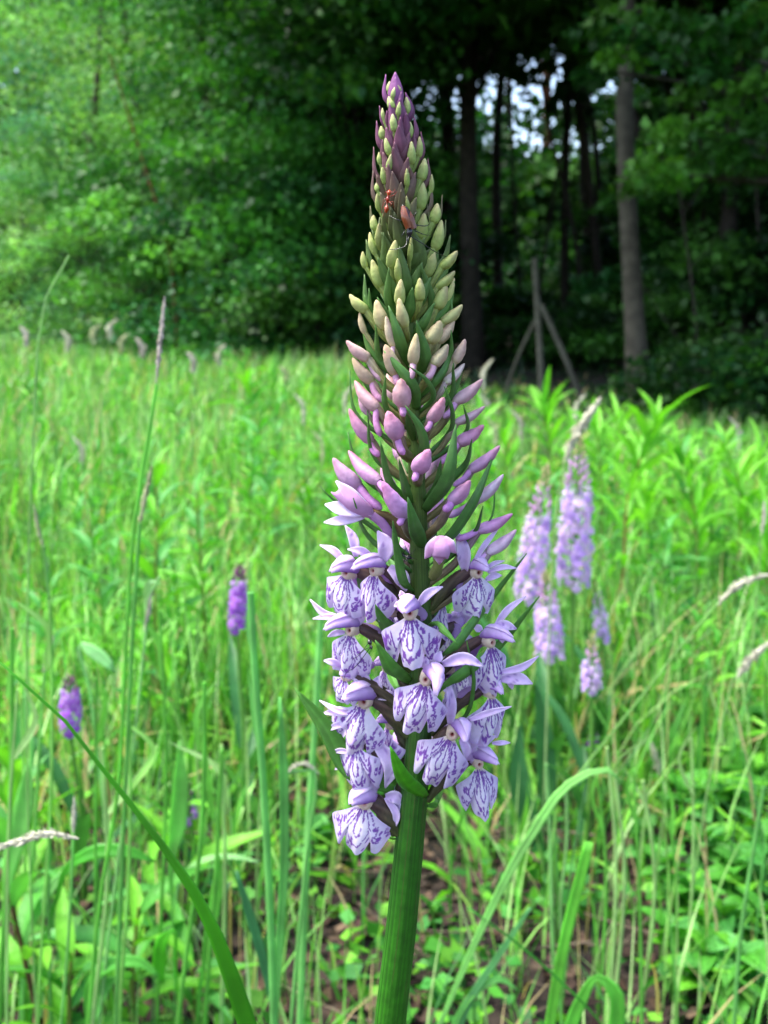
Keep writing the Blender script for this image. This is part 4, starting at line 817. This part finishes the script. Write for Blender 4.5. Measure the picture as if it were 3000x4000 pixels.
def herb(name, label, cat, foot, path, n, leafs, scale, stemc, sw, r, group=None, whorl=.3, start=.15, elev=(.2, .9)):
    """stem along path, leaves spiralling up it and crowding at the top"""
    o = thing(name, label, cat, foot, group); mb = MB(); k = len(path)
    tube(mb, path, np.linspace(sw, sw * .5, k), stemc, n=6); mb.build('stem', M_GRASS, o, foot)
    for i in range(n):
        u = start + (1 - start) * (i / n) ** (1 - whorl); q = u * (k - 1); p = np.array([np.interp(q, np.arange(k), path[:, j]) for j in range(3)])
        a = i * 2.4 + r.normal(0, .25); el = elev[0] + (elev[1] - elev[0]) * u + r.normal(0, .12); s_ = scale * r.uniform(.75, 1.15) * (1.1 - .3 * u)
        l = link('leaf', leafs[r.integers(0, len(leafs))], o, p); l.rotation_euler = (el, r.normal(0, .25), a); l.scale = (s_, s_, s_)
    return o
def herb_v(label, vpts, Y, n, scale, stemc=lin(120, 130, 60), leafs=LANCE, sw=.0025, **kw):
    pts = [vat(a, b, Y) for a, b in vpts]; e = pts[0]
    if e[2] > .01: pts.insert(0, np.array([e[0], Y, 0]))
    else: pts[0][2] = 0
    return herb('leafy_herb', label, 'herb', pts[0], bez(pts, 14), n, leafs, scale, stemc, sw, rm, **kw)
herb_v('tall herb with reddish stem and starry leaf tuft in front of the grey brown trunk', [(1316, 1480), (1345, 1250), (1368, 1030), (1400, 960), (1427, 915)], 1.5, 30, 1.2, lin(140, 98, 70), STAR, whorl=.62, start=.2, elev=(.1, .95))
herb_v('herb with starry leaf tuft in front of the braced post', [(1190, 1000), (1180, 920), (1172, 882)], 2.0, 18, 1.3, leafs=STAR, whorl=.7, start=.4, elev=(.1, .95))
herb_v('herb with narrow leaves between the two starry tufts', [(1300, 1100), (1295, 980), (1288, 925)], 1.9, 18, 1.15, leafs=STAR, whorl=.6, start=.4)
herb_v('narrow leaved herb at the foot of the shaded bushes on the right', [(1500, 1200), (1495, 1080), (1480, 1000)], 1.7, 20, 1.15, leafs=STAR, whorl=.55)
herb_v('bright narrow leaved herb beside the right edge of the meadow', [(1590, 1220), (1600, 1080), (1590, 1015)], 1.6, 20, 1.15, leafs=STAR, whorl=.5)
herb_v('leafy herb right of the reddish stem, half its height', [(1420, 1420), (1430, 1280), (1440, 1190)], 1.5, 20, 1.0)
herb_v('herb with long pointed top leaves standing above the meadow left of the spike', [(545, 960), (540, 860), (532, 805)], 3.0, 16, 1.7, whorl=.5)
herb_v('herb with upright broad leaves around the purple eared grass stem', [(335, 1250), (340, 1110), (330, 1010)], 1.25, 14, .95, start=.3)
herb_v('herb with silvery backed leaves in the middle of the left meadow', [(440, 1300), (430, 1150), (425, 1060)], 1.35, 14, .9, start=.3)
herb_v('leafy herb with one large upright leaf left of the stout grass stem', [(395, 2060), (385, 1900), (375, 1760)], .8, 9, 1.15, start=.2, elev=(.3, 1.3))
herb_v('herb with dark reddish stem and broad leaves at the bottom left', [(85, 2230), (55, 2080), (20, 1930)], .62, 8, .95, lin(96, 66, 48), start=.2)
herb_v('herb with horizontal broad leaves low at the left', [(290, 2240), (285, 2120), (300, 1960)], .66, 11, 1.0, start=.1, elev=(-.1, .6))
herb_v('bright herb with pointed leaves at the bottom left corner', [(150, 2250), (150, 2140), (155, 2060)], .62, 10, .8, start=.05)
herb_v('low herb with narrow leaves beneath the stout grass stem', [(430, 2240), (420, 2150), (415, 2090)], .68, 9, .75, start=.05)
herb_v('upright leaved herb at the left edge beneath the lying ear', [(30, 1950), (30, 1800), (40, 1690)], .8, 10, 1.2, start=.1, elev=(.6, 1.4))
herb_v('low herb with round leaves in the open patch right of the stem', [(940, 2050), (940, 2000), (935, 1960)], .85, 8, .5, leafs=OVAL, start=.05)
herb_v('small round leaved herb beside the foot of the drooping grass', [(690, 1900), (690, 1850), (692, 1800)], .95, 9, .55, leafs=OVAL, start=.05)
for x, y, Yq in ((1035, 900, 2.4), (1090, 940, 2.1), (1235, 930, 2.3), (1335, 900, 2.2), (1375, 960, 1.9), (1460, 960, 1.9), (1535, 990, 1.8), (1560, 950, 2.2), (1640, 980, 1.9), (1610, 1080, 1.6), (1500, 1090, 1.6), (1390, 1060, 1.8), (1655, 1130, 1.5)):
    herb_v('lance leaved herb rising in the thicket before the dark wood', [(x + 6, y + 260), (x + rm.normal(0, 8), y + 110), (x, y)], Yq, 22, rm.uniform(.95, 1.25), leafs=STAR, whorl=.4, start=.2, elev=(.1, .9), group='herbs in the thicket before the dark wood')
# round leaved patch at the lower right
for i, (x, y, Y, s_) in enumerate(((1480, 1790, 1.0, 1.0), (1560, 1800, 1.0, .9), (1625, 1760, 1.05, .9), (1440, 1740, 1.1, .8), (1520, 1900, .9, .85), (1590, 1950, .86, .9), (1650, 1900, .9, .9), (1490, 2000, .82, .75), (1560, 2060, .78, .8), (1640, 2060, .78, .85), (1440, 2090, .76, .75), (1520, 2150, .73, .8), (1600, 2180, .72, .85), (1380, 1880, .92, .6), (1655, 1650, 1.2, .9), (1430, 1950, .86, .7), (1545, 1690, 1.15, .9))):
    p0 = vat(x, y, Y); p0[2] = max(p0[2], .03); foot = p0 * [1, 1, 0]; path = bez([foot, foot * .5 + p0 * .5 + rm.normal(0, .006, 3), p0 + [0, 0, .02]], 8)
    herb('round_leaved_herb', 'low herb with soft rounded bright green leaves in the patch at the lower right', 'herb', foot, path, 13, OVAL, s_ * .95, lin(120, 150, 80), .0018, rm, 'round leaved herbs at the lower right', elev=(-.25, .7), start=.3)
# repeated meadow herbs: three prototypes, then copies
protos = []
for j in range(3):
    foot = np.array([0, 0, 0.]); h_ = (.24, .30, .2)[j]; path = bez([(0, 0, 0), (.012, .004, h_ * .5), (.0, .01, h_)], 10)
    protos.append(herb('leafy_herb', 'narrow leaved green herb in the mass of the meadow', 'herb', foot, path, (15, 18, 12)[j], LANCE if j < 2 else OVAL[:3] + LANCE, (.75, .85, .7)[j], lin(110, 140, 60), .002, rm, 'herbs in the mass of the meadow'))
spots = []
while len(spots) < 260:
    Yq = math.exp(rm.uniform(math.log(1.15), math.log(7))); lim = .45 * Yq; Xq = rm.uniform(-lim, lim * (.5 if len(spots) > 150 else 1))
    if Xq / Yq > .1 and Yq > 4.2: continue
    if Yq < 1.6 and -.12 < Xq / Yq < .22 and rm.random() < .8: continue
    spots.append((Xq, Yq))
for i, (Xq, Yq) in enumerate(spots):
    o = protos[i] if i < 3 else copy_tree(protos[i % 3])
    o.location = (Xq, Yq, float(ground_z(Xq, Yq))); s_ = rm.uniform(.75, 1.15) * (.8 if Yq < 1.6 else 1.0) * (1.0 if Xq / Yq < -.02 else float(np.interp(Yq, [1.8, 2.6, 4.2], [1, .75, .45]))); o.scale = (s_, s_, s_); o.rotation_euler = (0, 0, rm.uniform(0, 6.28))

# ---- the other orchids
def mini_flower(name, main, dark):
    mb = MB(); a = np.array(main); w = a * .45 + np.array(lin(240, 232, 250)) * .55
    v = [(0, 0, 0), (-.0045, -.002, -.002), (-.0052, -.0015, -.006), (-.002, -.003, -.0075), (0, -.003, -.0092), (.002, -.003, -.0075), (.0052, -.0015, -.006), (.0045, -.002, -.002), (0, -.0035, -.0045)]
    f = [[8, i, i + 1] for i in range(1, 7)] + [[0, 1, 8], [0, 8, 7]]
    mb.add(v, f, [w, a, a, a, a * .5 + np.array(dark) * .5, a, a, a, np.array(dark) * .4 + a * .6])
    mb.add([(-.003, .001, 0), (0, -.005, .0005), (.003, .001, 0), (0, .0, .0038)], [[0, 1, 3], [1, 2, 3]], [a * .9, a * .75, a * .9, w])
    for s_ in (-1, 1): mb.add([(s_ * .001, 0, 0), (s_ * .005, .001, .001), (s_ * .0075, .0, .004), (s_ * .004, 0, .0035)], [[0, 1, 2, 3]], [a, w, w, a])
    return mb.mesh(name, M_PETAL)
def mini_bud(name, c):
    mb = MB(); tube(mb, bez([(0, .001, 0), (0, -.001, .002), (0, -.003, .006)], 5), np.array([.6, 1, .9, .5, .1]) * .0016, c, n=6); return mb.mesh(name, M_BUD)
PALE, DEEP = lin(204, 172, 230), lin(164, 92, 204)
MF = {'pale': [mini_flower('flower', PALE, lin(140, 90, 190)), mini_flower('flower', lin(224, 198, 232), lin(160, 108, 190))], 'deep': [mini_flower('flower', DEEP, lin(100, 34, 140)), mini_flower('flower', lin(180, 116, 212), lin(112, 44, 150))]}
MBD = {'pale': [mini_bud('bud', lin(196, 150, 196)), mini_bud('bud', lin(176, 160, 120))], 'deep': [mini_bud('bud', lin(120, 56, 110)), mini_bud('bud', lin(104, 60, 84))]}
def far_orchid(label, top, bot, wv, Y, kind, nfl, nbud, fl_part=.65, sc_=1.0):
    T, B = vat(*top, Y), vat(*bot, Y); G = np.array([B[0] + (B[0] - T[0]) * .5, Y + .01, 0])
    o = thing('orchid', label, 'orchid', G); path = bez([G, B * .5 + G * .5 + [.004, 0, 0], B, T], 16); L = np.linalg.norm(T - B)
    mb = MB(); tube(mb, path, np.linspace(.0035, .0012, 16), lin(84, 132, 50), n=8); mb.build('stem', M_STEM, o, G)
    rad = wv * Y / FPX * 3000 / 1659 / 2
    for i in range(nfl + nbud):
        u = i / (nfl + nbud); isf = i < nfl; v_ = u / (nfl / (nfl + nbud)) * fl_part if isf else fl_part + (u - nfl / (nfl + nbud)) / (nbud / (nfl + nbud)) * (1 - fl_part)
        an = i * 2.3999 + rm.normal(0, .15); d = np.array([math.sin(an), -math.cos(an), 0])
        rr = rad * np.interp(v_, [0, .12, fl_part, 1], [.8, 1, .72, .1]) * .62
        p = B + (T - B) * v_ + d * rr
        ms = (MF if isf else MBD)[kind]; me = ms[int(rm.integers(0, 2))] if isf else ms[0 if v_ < fl_part + .2 else 1]
        q = link('flower' if isf else 'bud', me, o, p); q.rotation_euler = (rm.normal(0, .25) - (0 if isf else .1), rm.normal(0, .2), an + rm.normal(0, .2))
        s_ = sc_ * rm.uniform(.8, 1.18) * (1.0 if isf else np.interp(v_, [fl_part, 1], [1.1, .7])); q.scale = (s_, s_, s_)
    for j in range(3):
        an = j * 2.2 + rm.uniform(0, 2); d = np.array([math.sin(an), math.cos(an), 0]); hz = B[2] * (.08 + .2 * j); ln = min(.12, B[2] * .55) ; p0 = G + [0, 0, hz] + (B - G) * [1, 1, 0] * hz / max(B[2], .01)
        mb = MB(); ribbon(mb, bez([p0, p0 + d * ln * .35 + [0, 0, ln * .55], p0 + d * ln * .7 + [0, 0, ln * .8]], 10), leafprof(10, .45, .5) * .014, -d + np.array([0, 0, .8]), lin(56, 110, 58), 5, .3); mb.build('leaf', M_LEAF, o, p0)
    return o
far_orchid('taller pale lilac orchid with a plume of grass at its tip', (1252, 945), (1238, 1255), 108, 1.12, 'pale', 76, 46, .66, 1.12)
far_orchid('pale lilac orchid leaning beside the taller pale one', (1182, 1005), (1140, 1285), 92, 1.1, 'pale', 64, 40, .62, 1.1)
far_orchid('short pale lilac orchid in front of the two tall pale ones', (1178, 1235), (1188, 1410), 88, 1.0, 'pale', 44, 26, .62, 1.05)
far_orchid('small faint lilac orchid behind the short pale one', (1283, 1250), (1303, 1378), 40, 1.12, 'pale', 20, 16, .55, .8)
far_orchid('small budding lilac orchid low down right of the short pale one', (1278, 1375), (1278, 1482), 56, .92, 'pale', 16, 18, .5, .9)
far_orchid('violet orchid with dark purple tip right behind the stout grass stem', (519, 1222), (513, 1352), 52, .95, 'deep', 30, 16, .75, .9)
far_orchid('deep violet orchid with brownish tip among grass stems on the left', (150, 1462), (152, 1570), 60, .85, 'deep', 24, 12, .75, .92)
far_orchid('tiny violet orchid with only few flowers low in the herbs', (408, 1690), (410, 1765), 42, .85, 'deep', 8, 8, .5, .75)
far_orchid('tiny dark violet orchid hidden in the grass right of the spike', (1284, 1565), (1280, 1610), 26, 1.1, 'deep', 8, 6, .6, .7)
# broad dark leaves of the orchid clump behind the flower spike
for i, pts in enumerate(([(1180, 1990), (1150, 1800), (1120, 1640), (1125, 1560)], [(1190, 1980), (1185, 1750), (1170, 1560), (1155, 1470)], [(1140, 1960), (1080, 1880), (1040, 1840), (985, 1800)], [(1160, 1990), (1110, 1820), (1075, 1720), (1050, 1640)])):
    Yq = .95 + .03 * i; q = [vat(a, b, Yq) for a, b in pts]; q[0][2] = 0; q[0] = q[0] * [1, 0, 1] + [0, Yq, 0]
    mb = MB(); ribbon(mb, bez(q, 14), leafprof(14, .5, .3, .03) * .021, (.3 * rm.normal(), -1, .4), lin(58, 108, 66), 5, .4)
    tag(mb.build('orchid_leaf', M_LEAF, None, q[0]), 'broad dark blue green leaf rising behind the foot of the flower spike', 'leaf', 'broad dark leaves behind the spike')

# ------------------------------------------------------------------ uncountable growth
def sward(name, label, cat, n, ylo, yhi, hfun, wfun, keep, seed, cols, lean=.35):
    r = np.random.default_rng(seed); Y = np.exp(r.uniform(math.log(ylo), math.log(yhi), n)); X = r.uniform(-1, 1, n) * (.62 * Y + .35)
    m = keep(X, Y, r); X, Y = X[m], Y[m]; n = len(X); h = hfun(X, Y) * r.uniform(.45, 1.2, n) * (1 + .35 * np.sin(X * 2.3 + 1.3 * np.sin(Y)) * np.sin(Y * 1.9)); w = wfun(Y) * r.uniform(.6, 1.3, n)
    k = 5; t = np.linspace(0, 1, k); a = r.uniform(0, 6.283, n); d = np.stack([np.cos(a), np.sin(a), 0 * a], 1); L = lean * r.uniform(.1, 1.6, n)
    P = np.stack([X, Y, ground_z(X, Y) - .004], 1)[:, None] + d[:, None] * (h * L)[:, None, None] * (t ** 2)[None, :, None]
    P[..., 2] += h[:, None] * (t - .35 * np.minimum(L, 1.2)[:, None] * t ** 2)
    b = a + r.uniform(.8, 2.3, n); sd_ = np.stack([np.cos(b), np.sin(b), 0 * b], 1); W = w[:, None] * np.array([.7, 1, .9, .6, .06])[None]
    V = np.stack([P - sd_[:, None] * W[..., None] / 2, P + sd_[:, None] * W[..., None] / 2], 2)
    base = np.arange(n)[:, None] * (k * 2); i = np.arange(k - 1); F = np.stack([base + 2 * i, base + 2 * i + 1, base + 2 * i + 3, base + 2 * i + 2], -1).reshape(-1, 4)
    c = np.array(cols)[r.integers(0, len(cols), n)] * r.uniform(.55, 1.3, (n, 1)); c = c * (1 + .28 * np.sin(X * 5.3 + 2 * np.sin(Y * 2.1)) * np.sin(Y * 3.7 + X))[:, None]
    dead = r.random(n) < .09; c[dead] = np.array(lin(190, 172, 124)) * r.uniform(.7, 1.1, (dead.sum(), 1))
    mb = MB(); mb.add(V.reshape(-1, 3), F, np.repeat(c, k * 2, 0)); return tag(mb.build(name, M_GRASS), label, cat, kind='stuff')
def low(X, Y): return np.where(X / Y > -.02, np.interp(Y, [1.6, 2.4, 3.4, 5.6], [1, .75, .5, .3]), 1.0)
def edge_ok(X, Y): return ~((X / Y > .02) & (Y > 7.0)) & ~((X / Y <= .02) & (Y > 7.2 + np.clip(-X / Y, 0, .4) * 24))
def bare(X, Y, r):       # open patch low in the middle
    u = X / Y; open_ = np.exp(-((u - .04) / .13) ** 2) * np.clip((1.5 - Y) / .5, 0, 1); thin = np.clip((1.45 - Y) / .5, 0, 1) * np.where(u < -.14, .74, .86); return r.random(len(X)) > np.maximum(open_ * .95, thin)
sward('meadow_grass', 'fine bright green grass of the whole meadow', 'grass', 66000, .62, 20, lambda X, Y: np.interp(Y, [.6, 1, 1.8, 3, 6, 16], [.10, .15, .23, .27, .26, .2]) * low(X, Y), lambda Y: np.interp(Y, [.6, 2, 6, 20], [.0024, .004, .008, .02]), lambda X, Y, r: edge_ok(X, Y) & bare(X, Y, r), 201, GR)
sward('meadow_herbage', 'broad leaved bright green growth between the grasses', 'herbs', 24000, .9, 20, lambda X, Y: np.interp(Y, [.6, 1, 1.8, 3, 6, 16], [.05, .09, .17, .24, .22, .18]) * low(X, Y), lambda Y: np.interp(Y, [.6, 2, 6, 20], [.010, .016, .026, .045]), lambda X, Y, r: edge_ok(X, Y) & bare(X, Y, r), 202, [HC[0], HC[2], HC[1], lin(130, 196, 76)], .9)
sward('woodland_floor', 'low dark green growth on the shaded ground of the wood', 'ground cover', 9000, 5.8, 15, lambda X, Y: .10 + 0 * Y, lambda Y: .02 + 0 * Y, lambda X, Y, r: X / Y > -.12, 203, [lin(44, 88, 40), lin(36, 72, 34)], .9)
# low leaves, moss and dead bits on the open soil
n = 5200; Yq = np.exp(rm.uniform(math.log(.55), math.log(3.2), n)); Xq = rm.uniform(-1, 1, n) * (.44 * Yq + .1); Pq = np.stack([Xq, Yq, ground_z(Xq, Yq) + rm.uniform(.003, .02, n)], 1)
lc = np.array([lin(84, 66, 56), lin(112, 90, 74), lin(62, 48, 44), lin(134, 112, 92), lin(88, 64, 60)])[rm.integers(0, 5, n)] * rm.uniform(.3, .75, (n, 1))
mb = MB(); leaves(mb, Pq, .017, lc, rm, 2.5, .0); tag(mb.build('leaf_litter', M_LITTER), 'brown dead leaves and bits lying on the open soil', 'litter', kind='stuff')
n = 9000; Yq = np.exp(rm.uniform(math.log(.58), math.log(2.2), n)); Xq = rm.uniform(-1, 1, n) * (.44 * Yq + .1)
kk = np.sin(Xq * 23 + 1) * np.sin(Yq * 19) + rm.normal(0, .35, n) > .15; Xq, Yq = Xq[kk], Yq[kk]; n = len(Xq)
Pq = np.stack([Xq, Yq, ground_z(Xq, Yq) + rm.uniform(.005, .05, n)], 1); mb = MB(); leaves(mb, Pq, .017, np.array(HC)[rm.integers(0, 5, n)] * rm.uniform(.6, 1.1, (n, 1)), rm, 1.5, .1)
tag(mb.build('ground_cover', M_LEAF), 'tiny green seedlings and moss tufts on the soil', 'ground cover', kind='stuff')
mb = MB()
for _ in range(220):
    Y_ = rm.uniform(.6, 1.7); X_ = rm.uniform(-.42, .42) * Y_; a = rm.uniform(0, 6.28); l = rm.uniform(.02, .09); p = np.array([X_, Y_, float(ground_z(X_, Y_)) + rm.uniform(.004, .03)]); d = np.array([math.cos(a), math.sin(a), rm.normal(0, .15)]) * l
    tube(mb, bez([p - d, p + rm.normal(0, .004, 3), p + d], 5), rm.uniform(.0006, .0015), np.array(lin(104, 92, 78)) * rm.uniform(.5, 1.1), n=5)
tag(mb.build('dead_stalks', M_LITTER), 'thin dead stalks and twigs strewn on the soil', 'twigs', kind='stuff')
